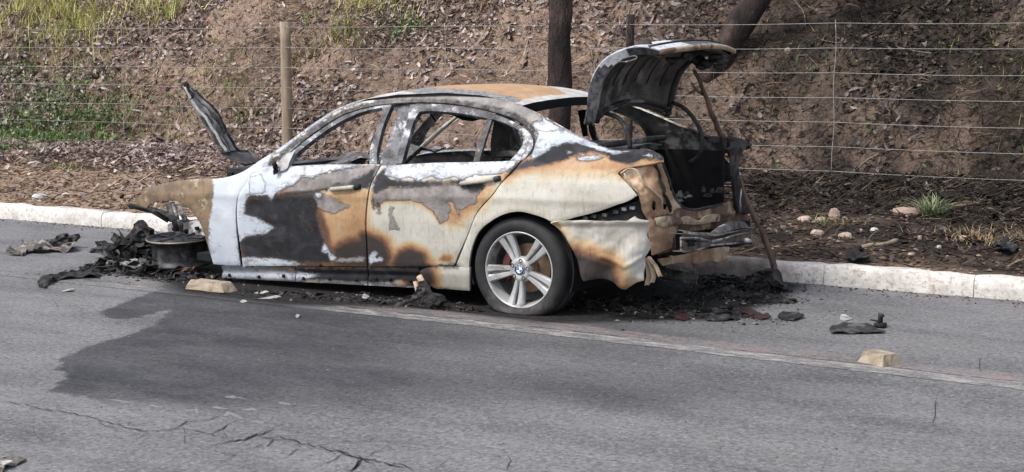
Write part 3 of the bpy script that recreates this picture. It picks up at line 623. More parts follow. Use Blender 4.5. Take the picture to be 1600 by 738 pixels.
# ------------------------------------------------------------------ fence
FY = 13.9
fence = empty('wire_fence', (-6, FY, .35), 'seven strand galvanised wire fence along the foot of the bank', 'fence')
for w in range(7):
    z0 = 1.80-.23*w; m_ = MB(); pts = []
    xsq = [-40, -25, -17, -13.53, -11.06, -8.83, -6.7, -4.55, -2.2, 1, 6, 14]
    for i in range(len(xsq)-1):
        for k in range(5):
            t = k/5; x_ = xsq[i]+(xsq[i+1]-xsq[i])*t; pts.append((x_, FY, z0-.012*math.sin(math.pi*t)*(1+.4*math.sin(w*3.1+i))))
    m_.tube(pts, .0023, 5); m_.build('wire', M['wire'], fence)
for x_, r_, top, mt, lean in [(-11.05, .062, 1.86, 'wood_post', .0), (-6.70, .042, 1.90, 'char_wood', .01), (-2.0+1.1, .06, 1.88, 'wood_post', 0), (-16.3, .06, 1.86, 'wood_post', 0), (-21.2, .06, 1.86, 'wood_post', 0), (4.2, .06, 1.88, 'wood_post', 0)]:
    m_ = MB(); zz = np.linspace(.1, top, 9); m_.tube([(x_+lean*z_+random.uniform(-.003, .003), FY+r_*.9, z_) for z_ in zz], [r_*(1.05-.05*i/8)*random.uniform(.97, 1.03) for i in range(9)], 12, jit=.03)
    o = m_.build('post', M[mt], fence)
    if mt == 'char_wood': o['label'] = 'blackened thin fence post behind the raised boot lid'
for x_ in (-13.53, -8.85, -4.55, -18, .9):
    m_ = MB(); m_.tube([(x_+.008*math.sin(z_*9), FY-.004, z_) for z_ in np.linspace(.38, 1.83, 14)], .0034, 5); m_.build('stay', M['wire'], fence)

# ------------------------------------------------------------------ trees (both stems leave the frame at the top)
def trunk_tree(name, base, tip, r0, r1, label, mat, seed, shoots):
    rr = random.Random(seed); t = empty(name, base, label, 'tree')
    m_ = MB(); pts = []; rad = []
    for i in range(26):
        s = i/25; pts.append([base[j]+(tip[j]-base[j])*s+rr.uniform(-.012, .012)*(j < 2) for j in range(3)]); rad.append((r0+(r1-r0)*s)*(1+.04*math.sin(i*1.9)+rr.uniform(-.03, .03))*(1.25 if i == 0 else 1))
    m_.tube(pts, rad, 16, jit=.05); m_.build('trunk', mat, t)
    V = []
    for k in range(shoots):
        s = rr.uniform(.62, .98); a = rr.uniform(0, 6.28); L = rr.uniform(.9, 2.0); p0 = np.array([base[j]+(tip[j]-base[j])*s for j in range(3)])
        q = [p0+np.array([math.cos(a)*L*u, math.sin(a)*L*u, L*u*.9+.25*u*u]) for u in np.linspace(0, 1, 7)]
        b_ = MB(); b_.tube(q, np.linspace(r1*.45, .008, 7), 7); b_.build('branch', mat, t); V += [(q[i], .25+.3*i/6) for i in range(2, 7)]
    pts = np.array([v+RNG.normal(0, r_*1.1, 3) for v, r_ in V for _ in range(70)])
    o = leaves(pts[:, 0], pts[:, 1], RNG.uniform(.07, .14, len(pts)), RNG.uniform(.02, .035, len(pts)), pick([(90, 105, 70), (110, 120, 80), (130, 110, 80)], len(pts), .5), 'crown', 1.2, zz=pts[:, 2], mat=M['grassm'])
    o.parent = t; o.matrix_parent_inverse.identity(); o.location = (-t.location.x, -t.location.y, -t.location.z); o['kind'] = 'stuff'
trunk_tree('burnt_tree', (-7.36, 13.7, .25), (-7.34, 13.75, 6.2), .122, .100, 'scorched dark upright tree trunk behind the car roof', M['char_wood'], 3, 6)
LB = atground(1118, 100); LT = np.array(P1(1182, 0, LB[1]+.12)); LB2 = LB-.25*(LT-LB)
trunk_tree('burnt_tree', tuple(LB2), tuple(LB2+5.5*(LT-LB)), .15, .10, 'charred leaning trunk on the bank above the raised boot lid', M['char_wood'], 5, 6)

# ================================================================== the burnt car
CY = 8.7; AX = -4.48                                   # centre line, rear axle
car = empty('burnt_car', (-6.0, CY, 0), 'burnt out white saloon with boot propped open and one intact alloy wheel', 'car')
ZP = np.array([-.3, .1, .22, .30, .38, .55, .66, .70, .74, .80, .86, .92, .97, 1.02, 1.10, 1.20, 1.30, 1.36, 1.40, 1.44])
YP = np.array([.13, .09, .045, .034, .020, .000, -.004, -.010, -.002, .010, .030, .062, .090, .125, .170, .228, .290, .335, .385, .46])
def yside(x, z):
    zp = z+.042*np.maximum(0, AX-x); y = 7.80+np.interp(zp, ZP, YP)
    y = y+np.where(x < -6.9, ((-6.9-x)/1.15)**2*.30, 0)+np.where(x > -4.35, ((x+4.35)/.75)**2*.13, 0)
    return y
def xrear(y, z): v = np.abs(y-CY)/.86; return -3.575-.11*v**4-.04*sstep(.95, .6, z)
def g_side(P, off=0.0): return yside(P[:, 0], P[:, 2])+off-P[:, 1]
def g_body(P, off=0.0):
    o1 = yside(P[:, 0], P[:, 2])-P[:, 1]; o3 = P[:, 1]-(2*CY-yside(P[:, 0], P[:, 2])); o2 = P[:, 0]-xrear(P[:, 1], P[:, 2])
    k = 22.0; return np.log(np.exp(k*o1)+np.exp(k*o2)+np.exp(k*o3))/k+off
def g_plane_x(X0): return lambda P, off=0.0: P[:, 0]-X0+off
def hit(px, g, off=0.0, t0=6.5, t1=13.0, n_=90):
    d = rays(px); ts = np.linspace(t0, t1, n_); G = np.stack([g(CAM+d*t, off) for t in ts], 1)
    ok = (G[:, :-1] > 0) & (G[:, 1:] <= 0); i = np.where(ok.any(1), ok.argmax(1), -1); m_ = i < 0
    i2 = np.where(m_, np.clip(np.abs(G).argmin(1), 1, n_-1)-1, i); lo = ts[i2].copy(); hi = ts[np.minimum(i2+1, n_-1)].copy()
    for _ in range(22):
        mid = (lo+hi)/2; gm = g(CAM+d*mid[:, None], off); up = gm > 0; lo = np.where(up, mid, lo); hi = np.where(up, hi, mid)
    t = np.where(m_, ts[np.abs(G).argmin(1)], (lo+hi)/2); return CAM+d*t[:, None]

z6d = lambda p: Zt(320, 240, 3.075, p); z7d = lambda p: Zt(660, 240, 2.8375, p); z8d = lambda p: Zt(180, 240, 3.073, p)
zA = lambda p: Zt(400, 130, 5.333, p); zC = lambda p: Zt(660, 130, 5.333, p); zL = lambda p: Zt(900, 50, 5.333, p); zB = lambda p: Zt(900, 160, 5.333, p)
zR = lambda p: Zt(960, 240, 6.15, p); zU = lambda p: Zt(960, 340, 4.614, p)

# --- colour zones on the car's left side: mostly fire marks, plus painted crease shading
BLACK_DOOR = z6d([(195, 240), (215, 213), (330, 213), (440, 203), (520, 200), (545, 235), (535, 300), (555, 380), (585, 450), (612, 500), (600, 522), (440, 522), (330, 503), (250, 508), (190, 492), (165, 430), (200, 402), (300, 388), (335, 358), (240, 302), (193, 290)])
BLACK = [BLACK_DOOR,
         z6d([(200, 196), (290, 200), (340, 192), (480, 180), (600, 166), (608, 174), (540, 190), (440, 202), (330, 212), (200, 214)]),  # shading below the handle crease, painted as a thin black line
         z6d([(690, 130), (750, 110), (800, 80), (840, 52), (805, 120), (778, 168), (745, 172), (700, 165)]), z6d([(610, 150), (640, 142), (720, 140), (720, 152), (640, 156), (608, 166)]),
         [(400, 262), (412, 264), (426, 262), (440, 246), (468, 224), (498, 203), (530, 181), (560, 168.5), (600, 160.5), (600, 157.5), (558, 164), (527, 177), (494, 199), (462, 221), (434, 243), (418, 252)],
         [(600, 160), (660, 157), (700, 158.5), (742, 164), (775, 172), (806, 183), (826, 197), (836, 212), (838, 230), (842, 222), (840, 208), (830, 193), (810, 178), (775, 167), (740, 160.5), (700, 155.5), (660, 154.5), (600, 157)],
         z6d([(800, 185), (805, 130), (840, 80), (870, 60), (870, 95), (900, 125), (1000, 128), (1170, 130), (1235, 120), (1240, 150), (1160, 152), (1000, 165), (870, 168), (820, 200)]),
         z6d([(1200, 150), (1260, 150), (1350, 140), (1340, 175), (1290, 190), (1230, 170)]),
         z6d([(800, 215), (818, 215), (818, 275), (806, 270)]), z6d([(822, 220), (838, 220), (842, 290), (832, 285)]),
         [(790, 276), (812, 265), (830, 261), (848, 258), (880, 252), (898, 243), (920, 238), (940, 240), (955, 250), (975, 257), (990, 256), (1006, 249), (1035, 252), (1046, 240), (1019, 228), (982, 225), (954, 224), (925, 212), (905, 222), (885, 219), (868, 222), (856, 232), (842, 240), (832, 250), (818, 252), (800, 260)],
         zC([(560, 240), (640, 255), (760, 275), (860, 330), (930, 400), (960, 470), (950, 540), (900, 600), (830, 660), (780, 720), (740, 700), (850, 600), (880, 480), (830, 380), (700, 300), (600, 280)]),
         [(440, 262), (462, 236), (500, 206), (531, 184), (560, 171), (600, 163), (660, 158), (700, 160), (760, 168), (800, 182), (830, 200), (838, 226), (830, 246), (800, 246), (820, 220), (800, 198), (740, 176), (660, 166), (600, 169), (560, 179), (531, 192), (500, 214), (470, 240), (452, 262)],
         [(460, 419), (655, 418), (660, 438), (580, 443), (462, 437)], [(600, 416), (716, 413), (716, 419), (575, 421)],
         [(893, 430), (940, 436), (965, 450), (930, 470), (900, 440)]]
BLACK += [z6d([(190, 196), (285, 200), (290, 215), (195, 214)]), z6d([(30, 290), (45, 320), (30, 335), (18, 310)])]  # front end of the painted crease shading, then a dark wing spot
WHITE = [z6d([(-5, 108), (60, 80), (180, 40), (230, 20), (300, -10), (330, 0), (300, 60), (620, 48), (760, 58), (640, 78), (560, 97), (535, 108), (520, 122), (470, 112), (430, 150), (390, 162), (345, 190), (322, 228), (300, 205), (215, 203), (196, 238), (190, 290), (240, 302), (335, 355), (300, 385), (200, 400), (168, 428), (172, 500), (250, 506), (330, 503), (400, 516), (490, 540), (300, 552), (20, 548), (20, 470), (10, 400), (-4, 330), (-8, 250)]),
         [(600, 273), (606, 259), (640, 254), (700, 252), (800, 250), (812, 252), (800, 262), (790, 268), (775, 272), (740, 274), (722, 281), (708, 276), (690, 282), (675, 275), (655, 283), (640, 277), (625, 280)],
         zC([(930, 330), (1000, 315), (1100, 345), (1260, 430), (1420, 505), (1600, 560), (1490, 545), (1350, 500), (1200, 500), (1080, 535), (1000, 590), (930, 635), (895, 640), (930, 520), (965, 420), (915, 345)]),
         [(415, 246), (456, 214), (484, 193), (522, 169), (560, 155), (600, 146), (640, 146), (590, 154), (560, 160), (525, 174), (490, 198), (462, 219), (436, 240)],  # narrow white streak along the outer edge of the A pillar
         z6d([(180, 497), (330, 500), (430, 518), (500, 540), (180, 535)]),
         z6d([(795, 480), (812, 465), (830, 480), (825, 500), (845, 495), (862, 510), (845, 522), (810, 525), (790, 540), (782, 500)]),
         z6d([(530, 190), (545, 185), (560, 190), (562, 208), (545, 216), (530, 208)]),
         [(847, 183), (885, 203), (917, 218), (954, 234), (985, 236), (965, 242), (935, 236), (905, 225), (875, 222), (850, 214)], [(900, 246), (925, 242), (945, 246), (930, 250), (905, 252)], [(1002, 240), (1030, 242), (1034, 246), (1015, 247)], zC([(1200, 560), (1250, 555), (1240, 580), (1210, 590)]),
         [(346, 418), (400, 420), (460, 424), (500, 430), (470, 440), (345, 436)], [(500, 438), (574, 443), (700, 452), (660, 456), (500, 442)],
         [(675, 420), (735, 418), (735, 458), (690, 452), (672, 436)] and [(340, 260), (341, 260), (341, 261)]]
WHITE += [z6d([(565, 430), (580, 430), (606, 480), (635, 500), (630, 518), (600, 518), (590, 480), (560, 480)])]
GRAY = [z6d([(800, 190), (880, 160), (1000, 160), (1160, 148), (1320, 148), (1345, 160), (1312, 190), (1305, 235), (1250, 262), (1222, 265), (1222, 297), (1195, 232), (1165, 225), (1180, 270), (1162, 320), (1132, 333), (1098, 280), (1040, 235), (1000, 222), (860, 225), (835, 255), (815, 250)]),
        z6d([(515, 215), (530, 186), (570, 192), (620, 215), (695, 255), (640, 280), (615, 292), (570, 275), (518, 252)]),
        z6d([(345, 190), (400, 165), (430, 150), (470, 108), (540, 108), (600, 92), (660, 76), (760, 62), (835, 56), (800, 120), (775, 165), (700, 160), (610, 165), (520, 182), (450, 186)]),
        z6d([(215, 110), (270, 100), (290, 140), (285, 190), (215, 196)]),
        z6d([(885, 255), (905, 260), (900, 300), (932, 365), (890, 362)]), z6d([(455, 300), (480, 320), (520, 370), (500, 385), (470, 340)]),
        zC([(0, 95), (300, 85), (600, 120), (820, 200), (1050, 300), (1000, 320), (900, 330), (760, 260), (600, 220), (300, 150), (0, 130)]),
        z6d([(620, 510), (770, 495), (772, 520), (620, 525)]), [(600, 146), (700, 140), (780, 150), (817, 164), (850, 184), (880, 202), (850, 206), (800, 190), (740, 172), (600, 168)], [(425, 250), (484, 203), (531, 176), (600, 154), (600, 164), (531, 184), (484, 214), (440, 256)]]
TAN = [[(200, 330), (205, 300), (250, 280), (331, 274), (335, 290), (330, 330), (327, 352), (326, 372), (322, 395), (300, 340), (240, 330)]]
def lvl(P, poly, level, width): return level*np.clip(1+sdf(P, poly)/width, 0, 1)
def zones(P):
    s = np.maximum.reduce([
        lvl(P, [z6d([(540, 190), (640, 195), (700, 185), (770, 190), (775, 300), (775, 515), (600, 515), (545, 330), (520, 230)])], .41, 14),
        lvl(P, [z6d([(440, 215), (520, 215), (560, 300), (620, 500), (520, 500), (440, 300)])], .70, 18), lvl(P, [BLACK_DOOR], .74, 34),
        lvl(P, [z6d([(640, 520), (640, 470), (700, 440), (765, 430), (775, 520)])], .86, 34),
        lvl(P, [z6d([(760, 400), (815, 420), (850, 440), (870, 500), (860, 525), (780, 530)])], .86, 26),
        lvl(P, [z6d([(930, 530), (950, 495), (980, 480), (1030, 500), (1045, 535)])], .92, 26),
        lvl(P, [z6d([(1135, 510), (1150, 495), (1180, 500), (1175, 515)])], .55, 8),
        lvl(P, [z6d([(1180, 300), (1210, 240), (1310, 200), (1350, 170), (1330, 230), (1230, 290), (1200, 330)])], .40, 24),
        lvl(P, [z6d([(800, 200), (1100, 200), (1160, 250), (1110, 270), (1000, 215), (850, 215)])], .45, 14),
        lvl(P, GRAY[:1], .42, 8), lvl(P, BLACK[10:11], .50, 20), lvl(P, [[(850, 262), (900, 246), (960, 252), (1034, 251), (1020, 258), (950, 262)]], .42, 26),
        lvl(P, [[(885, 405), (915, 414), (945, 424), (950, 445), (905, 440)]], .95, 46), lvl(P, [[(905, 445), (950, 440), (980, 452), (960, 460)]], .6, 30),
        lvl(P, [[(864, 350), (880, 352), (900, 400), (893, 410), (875, 370)]], .26, 12),
        lvl(P, [[(745, 350), (770, 325), (800, 318), (850, 330), (850, 345), (800, 330), (765, 350)]], .06, 16),
        lvl(P, [[(640, 425), (662, 420), (670, 440), (650, 450)]], .95, 30),
        lvl(P, [z7d([(860, 80), (930, 60), (1060, 36), (1060, 60), (930, 80), (880, 110)])], .42, 10)])
    k = 1/265.0
    return {'scorch': s+.05, 'black': sdf(P, BLACK)*k, 'white': sdf(P, WHITE)*k, 'gray': sdf(P, GRAY)*k, 'tan': sdf(P, TAN)*k}

def panel(name, outline, parent=None, g=g_side, off=0.0, th=.014, step=3.6, holes=(), mats=None, relief=None, mirror=False, curve=True, label=None, lip=0.004, inner='inner_skin'):
    out = smooth_poly(outline, step) if curve else smooth_poly(outline, step, corner=1); hs_ = [smooth_poly(h, step) for h in holes]
    rings = [out]+hs_
    x0, y0 = out.min(0); x1, y1 = out.max(0)
    gx, gy = np.meshgrid(np.arange(x0, x1, step), np.arange(y0, y1, step*.87)); gx = gx+(np.arange(gx.shape[0]) % 2)[:, None]*step/2
    Pn = np.c_[gx.ravel(), gy.ravel()]; Pn = Pn+RNG.uniform(-.1, .1, Pn.shape)*step
    ins = poly_inside(Pn, out)
    for h in hs_: ins &= ~poly_inside(Pn, h)
    Pn = Pn[ins]; d = np.min([line_dist(Pn, r_) for r_ in rings], 0) if len(Pn) else np.array([]); Pn = Pn[d > step*.55] if len(Pn) else Pn
    pts = np.concatenate(rings+[Pn]); edges = []; b_ = 0
    for r_ in rings: k = len(r_); edges += [(b_+i, b_+(i+1) % k) for i in range(k)]; b_ += k
    v2, e2, f2, ov, _, _ = delaunay_2d_cdt([Vector(p) for p in pts], edges, [], 0, 1e-4)
    Q = np.array([tuple(v) for v in v2]); F = np.array([f for f in f2 if len(f) == 3])
    cen = Q[F].mean(1); ok = poly_inside(cen, out)
    for h in hs_: ok &= ~poly_inside(cen, h)
    F = F[ok]
    a = Q[F[:, 1]]-Q[F[:, 0]]; b = Q[F[:, 2]]-Q[F[:, 0]]; flip = (a[:, 0]*b[:, 1]-a[:, 1]*b[:, 0]) > 0; F[flip] = F[flip][:, ::-1]   # face the camera
    V = hit(Q, g, off); N = vnorm(V, F)
    bd = np.min([line_dist(Q, r_) for r_ in rings], 0)
    V = V-N*(lip*np.exp(-(bd/2.0)**2))[:, None]
    if relief is not None: V = V+N*relief(Q)[:, None]; N = vnorm(V, F)
    cnt = {}
    for t in F:
        for i in range(3):
            e = (t[i], t[(i+1) % 3]); cnt[e] = 1
    be = [e for e in cnt if (e[1], e[0]) not in cnt]
    V2 = V-N*th; n0 = len(V); ed = sorted({i for e in be for i in e}); mp = {i: k for k, i in enumerate(ed)}; ne = len(ed)
    allV = np.concatenate([V, V2, V[ed], V2[ed]])
    Fs = [tuple(t) for t in F]+[tuple(t[::-1]+n0) for t in F]; Ms = [0]*len(F)+[1]*len(F); S = [True]*len(Fs)
    for (p_, q_) in be: Fs.append((2*n0+mp[q_], 2*n0+mp[p_], 2*n0+ne+mp[p_], 2*n0+ne+mp[q_])); Ms.append(0); S.append(False)
    idx = np.r_[np.arange(n0), np.arange(n0), ed, ed]; Z_ = zones(Q); at = {k: a_[idx] for k, a_ in Z_.items()}
    mats = mats or [M['paint'], M[inner]]
    m_ = MB(); m_.v = [allV]; m_.f = [tuple(int(i) for i in f) for f in Fs]; m_.m = Ms; m_.sm = S; m_.n = len(allV)
    o = m_.build(name, mats, parent or car, at)
    if label: o['label'] = label
    if mirror:
        mV = allV.copy(); mV[:, 1] = 2*CY-mV[:, 1]
        m2 = MB(); m2.v = [mV]; m2.f = [f[::-1] for f in m_.f]; m2.m = Ms; m2.sm = S; m2.n = len(mV)
        o2 = m2.build(name, [mats[0], mats[1]], (parent and parent.get('_mirror') and bpy.data.objects[parent['_mirror']]) or car, at)
        o['_mirror'] = o2.name
    return o

# outlines (photograph pixels of the outer edges, dropped onto the body surface)
fender = panel('front_fender', z8d([(676, 45), (600, 92), (540, 112), (480, 121), (400, 121), (320, 128), (250, 140), (200, 155), (150, 175), (118, 198), (97, 218), (97, 240), (120, 252), (148, 262), (165, 245), (200, 232), (250, 226), (310, 236), (360, 272), (400, 326), (425, 385), (445, 450), (470, 532), (540, 538), (598, 539), (586, 440), (577, 340), (577, 262), (592, 190), (618, 150), (668, 95), (738, 80), (742, 60), (730, 15), (700, 30)]),
               th=.010, label='front wing, rust brown at the arch and ash white behind')
fd = z6d([(192, 147), (164, 190), (153, 260), (155, 340), (168, 440), (181, 541), (470, 542), (776, 543), (773, 440), (768, 330), (775, 230), (790, 152), (835, 62), (840, 52), (620, 50), (480, 56), (370, 66), (300, 84), (240, 92)])
front_door = panel('front_door', fd, th=.03, mirror=True, label='front door with black, white and rust burn patches')
rd = z6d([(846, 58), (798, 150), (783, 230), (775, 330), (780, 440), (784, 543), (1000, 543), (1195, 541)])+[(713, 404), (722, 384), (731, 364), (745, 331), (769, 303), (783, 284), (799, 267), (814, 250), (800, 251), (740, 253), (680, 254), (625, 257)]
rear_door = panel('rear_door', rd, th=.03, mirror=True, label='rear door with orange scorching under a grey peeled band')
# quarter with roof rail, pillars: one side frame with the door opening cut out
side_out = [(400, 254), (419, 242), (456, 217), (484, 196.5), (522, 172), (550, 160), (578, 153), (616, 149), (660, 146), (700, 145), (740, 147), (780, 155), (817, 166), (847, 180), (885, 201), (904, 211.5), (917, 216), (936, 225), (954, 232), (982, 233), (1003, 233.5), (1019, 236), (1030, 240), (1036, 245), (1037, 252),
            (1010, 257), (985, 261), (970, 265.5), (965, 271), (977, 284), (987, 295), (995, 305), (985, 312), (965, 320), (940, 329), (900, 339.5), (863, 347),
            (850, 341), (833, 335.5), (812, 331), (790, 334), (766, 346), (748, 362), (737, 386), (732, 416), (733, 455), (731, 455), (724, 418), (712, 416), (722, 391), (731, 368), (745, 334), (769, 306), (783, 287), (801, 269), (816, 251),
            (829, 241), (835, 228), (834, 214), (822, 198), (803, 186), (772, 175), (740, 167), (700, 161), (660, 159.5), (620, 160.5), (590, 163.5), (560, 170), (531, 180.5), (500, 200), (470, 222), (445, 245), (428, 266), (412, 266), (403, 262)]
side = panel('side_frame', side_out, th=.018, step=3.3, mirror=True, label='quarter panel and roof rail, cream below and peeled white above')
# door window frames (children of the doors), B pillar behind them
G1c = [(428, 266), (445, 247), (470, 224), (500, 202), (531, 182), (560, 171.5), (590, 165), (612, 162.5)]
ff_in = [(606, 176), (597, 200), (591, 224), (588, 240), (589, 259), (577, 259), (577, 240), (580, 224), (590, 196), (598, 173), (596, 167.5), (575, 172), (559, 177), (531, 190), (494, 214.5), (466, 237), (452, 252), (447, 262), (430, 268)]
panel('window_frame', G1c+ff_in, parent=front_door, off=.012, th=.035, step=3.0, mats=[M['frame'], M['ash_metal']])
rf = [(640, 163), (660, 162), (700, 163.5), (740, 169.5), (770, 177.5), (800, 189), (819, 200), (831, 214), (832, 228), (825, 240), (812, 252), (795, 252), (808, 238), (817, 222), (814, 208), (797, 196), (772, 187), (754, 183.5), (726, 178), (697, 174.5), (668, 173), (655, 174), (648, 185), (641, 205), (634, 230), (627, 255), (617, 256), (624, 228), (633, 196), (638, 176)]
panel('window_frame', rf, parent=rear_door, off=.012, th=.035, step=3.0, mats=[M['frame'], M['ash_metal']])
panel('window_divider', [(762, 181), (770, 182), (765, 196), (756, 224), (748, 252), (739, 252), (747, 222), (757, 196)], parent=rear_door, off=.02, th=.02, step=3.2, mats=[M['ash_metal'], M['inner_skin']], mirror=True)
panel('b_pillar', [(616, 158), (645, 157), (643, 176), (636, 200), (628, 228), (622, 258), (592, 262), (597, 243), (606, 221), (616, 194), (621, 178), (614, 169)], off=.04, th=.05, step=3.2, mats=[M['frame'], M['ash_metal']], mirror=True)
# far side A pillar and frames are the mirrored pieces; pale ash on the far A pillar's inner face comes from its material
# --- sill: three skirts butted end to end
def sill_relief(Q): return -.012*np.exp(-((Q[:, 1]-(425+.02*(Q[:, 0]-346)))/4.0)**2)
sl_pts = lambda x0, x1: [(x0, 416.8), (x1, 418), (x1, 435+(x1-346)*.0505), (x0, 435+(x0-346)*.0505)]
for x0, x1 in ((346, 460.5), (461.5, 573.5), (575, 654)):
    o = panel('sill_section', sl_pts(x0, x1), off=.015, th=.02, step=3.4, relief=sill_relief, curve=False)
    for k in range(3):
        hb = MB()
        hx = x0+(x1-x0)*(.12+.36*k)+random.uniform(-4, 4); c_ = hit([(hx, 429+.03*(hx-346)+random.uniform(-2, 3))], g_side, .013)[0]
        hb.tube([c_+(0, .003, 0), c_-(0, .004, 0)], .012, 10); hb.build('clip_hole', M['dark_inside'], o)
panel('side_skirt', [(655, 424), (668, 418.5), (722, 418), (733, 419), (733, 455), (700, 452.5), (676, 450), (668, 443), (664, 452), (660, 444), (656, 432)], off=-.002, th=.02, step=3.2, label='cream rear part of the skirt, melted away at its front end')
m_ = MB(); c_ = P1(662, 445, 7.79)
m_.tube([P1(655, 432, 7.79), P1(661, 442, 7.78), P1(668, 450, 7.76), P1(672, 461, 7.74)], [.018, .02, .012, .004], 8, jit=.2); m_.tube([P1(650, 440, 7.8), P1(652, 455, 7.79), P1(655, 462, 7.78)], [.016, .012, .004], 8, jit=.2)
m_.build('melted_strip', M['rust_pale'], car)
# --- rear bumper cover, hanging loose
bo = z7d([(572, 308), (600, 300), (660, 297), (720, 294), (800, 299), (860, 298), (905, 298), (930, 284), (942, 278), (955, 288), (975, 293), (1000, 296), (1004, 330), (998, 365), (1006, 390), (1014, 418), (1004, 440), (990, 462), (992, 500), (985, 530), (984, 565), (950, 575), (920, 592), (900, 602), (878, 596), (850, 575), (800, 558), (720, 560), (700, 530), (690, 500), (672, 455), (650, 415), (628, 375), (608, 348), (588, 325)])
def bump_rel(Q):
    a = .012*np.sin((Q[:, 0]*.9+Q[:, 1]*.3)*.12)*sstep(345, 420, Q[:, 1])+.02*np.exp(-((Q[:, 1]-346)/5.0)**2)
    return a+.018*(fbm(Q/17.0, 3, 4)-.5)+.014*np.exp(-line_dist(Q, [(882, 360), (905, 405), (915, 440)], False)**2/30)-.02*np.exp(-line_dist(Q, [(870, 352), (893, 395), (903, 430)], False)**2/14)+.010*np.exp(-line_dist(Q, [(940, 400), (975, 416), (1003, 402)], False)**2/12)
bump_c = panel('bumper_cover', bo, g=g_body, off=-.045, th=.006, step=3.2, relief=bump_rel, inner='cream', label='sagging cream bumper cover, scorched black at its lower front')
m_ = MB()
for pts, w in (([(1008, 404), (1011, 420), (1012, 432), (1009, 447)], 3), ([(1011, 404), (1017, 420), (1020, 434), (1017, 443)], 2.5), ([(1012, 402), (1024, 418), (1030, 433)], 2)):
    a_ = ony(pts, 7.98); m_.grid([[p-(w/400, 0, 0), p+(w/900, .01, .004), p+(w/300, .03, 0)] for p in a_], th=.004)
m_.build('torn_strip', M['rust_pale'], bump_c)
# bracket with clips in the gap above the cover
m_ = MB(); A_ = hit([(868, 348), (900, 343), (940, 334), (985, 318), (1003, 312)], g_body, .06); B_ = hit([(868, 356), (900, 352), (940, 350), (985, 346), (1010, 344)], g_body, .05)
m_.grid(np.stack([A_, (A_+B_)/2-(0, -.02, 0), B_], 1), th=.01); m_.build('bumper_bracket', M['char_metal'], car)
for x_, y_ in ((915, 341), (928, 338), (945, 336), (962, 331), (975, 327), (988, 325)):
    c_ = hit([(x_, y_)], g_body, .03)[0]; m_ = MB(); m_.box(c_, (.03, .012, .018), tilt=None, rot=random.uniform(-.2, .2)); m_.build('clip', M['ash_metal'], car)

# --- tail lamp housing and the rear panels
def lamp_rel(Q): return .022*np.exp(-line_dist(Q, zR([(105, 175), (160, 145), (215, 175), (255, 235), (305, 310), (370, 370), (450, 440)]), False)**2/5)-.03*np.exp(-((Q[:, 0]-1012)/13)**2-((Q[:, 1]-277)/13)**2)-.02*np.exp(-((Q[:, 0]-990)/7)**2-((Q[:, 1]-277)/7)**2)+.02*(fbm(Q/7, 3, 8)-.5)
hl = zR([(385, 455), (368, 490), (375, 545), (400, 550), (415, 510), (400, 465)]); hr = zR([(490, 455), (468, 490), (478, 535), (505, 545), (522, 500), (510, 460)])
panel('lamp_housing', [(966, 270), (985, 263), (1010, 259), (1034, 254), (1041, 272), (1048, 295), (1056, 313), (1066, 325), (1050, 334), (1030, 338), (1012, 344), (1004, 330), (998, 306), (986, 293), (976, 282)], g=g_body, off=.028, th=.012, step=2.8, holes=[hl, hr], relief=lamp_rel, mats=[M['rust'], M['rust_dark']], label='empty tail lamp recess burnt to orange rust')
m_ = MB(); m_.tube(smooth_poly(hit(zR([(60, 195), (105, 160), (160, 143), (210, 165), (240, 210), (262, 255), (300, 305), (350, 345), (400, 390), (455, 440), (460, 500)]), g_body, .012), .02, False), .0055, 7, jit=.15); m_.tube(smooth_poly(hit(zR([(95, 190), (120, 240), (160, 300), (210, 355), (240, 395)]), g_body, .016), .02, False), .005, 6, jit=.2); m_.build('housing_seam', M['rust_pale'], car)
m_ = MB(); m_.tube(smooth_poly(hit(zR([(390, 110), (430, 170), (440, 250), (470, 330), (480, 400), (520, 470), (540, 560)]), g_body, .02), .03, False), [.012]+[.008]*99 if False else .009, 6, jit=.7); m_.build('charred_edge', M['char'], car)
panel('rear_panel', [(1012, 341), (1036, 337), (1060, 325), (1070, 326), (1080, 330), (1123, 323), (1148, 314), (1160, 318), (1168, 334), (1171, 346), (1150, 352), (1122, 357), (1095, 360), (1057, 362), (1056, 388), (1046, 394), (1022, 399), (1016, 372)], g=g_body, off=.03, th=.012, step=3.2, mats=[M['rust_dark'], M['inner_skin']], relief=lambda Q: .02*(fbm(Q/9, 3, 18)-.5)+.012*np.exp(-line_dist(Q, [(1050, 340), (1090, 342), (1160, 330)], False)**2/8))
panel('rust_flap', zR([(395, 620), (500, 600), (640, 620), (700, 600), (760, 628), (830, 640), (900, 590), (1010, 580), (1030, 600), (1020, 650), (930, 665), (850, 680), (740, 685), (640, 680), (560, 700), (470, 712), (410, 690)]), g=g_body, off=.005, th=.006, step=2.6, mats=[M['rust_pale'], M['rust_dark']], relief=lambda Q: .022*(fbm(Q/6, 3, 28)-.5))
panel('lower_panel', zU([(250, 0), (330, 30), (430, 60), (455, 100), (430, 160), (425, 218), (340, 250), (280, 272), (262, 200), (250, 100)]), g=g_body, off=.015, th=.01, step=3, mats=[M['rust'], M['rust_dark']], relief=lambda Q: .02*(fbm(Q/9, 3, 38)-.5))
panel('valance', zU([(330, 300), (480, 270), (640, 235), (832, 205), (826, 250), (790, 310), (745, 320), (690, 310), (600, 330), (540, 325), (450, 330), (350, 350)]), g=g_body, off=.10, th=.01, step=3, mats=[M['rust'], M['rust_dark']], relief=lambda Q: .02*(fbm(Q/9, 3, 48)-.5))
panel('back_plate', [(1034, 352), (1100, 352), (1172, 342), (1174, 380), (1140, 388), (1060, 400), (1036, 398)], g=g_body, off=.12, th=.01, step=5, mats=[M['dark_inside'], M['dark_inside']])
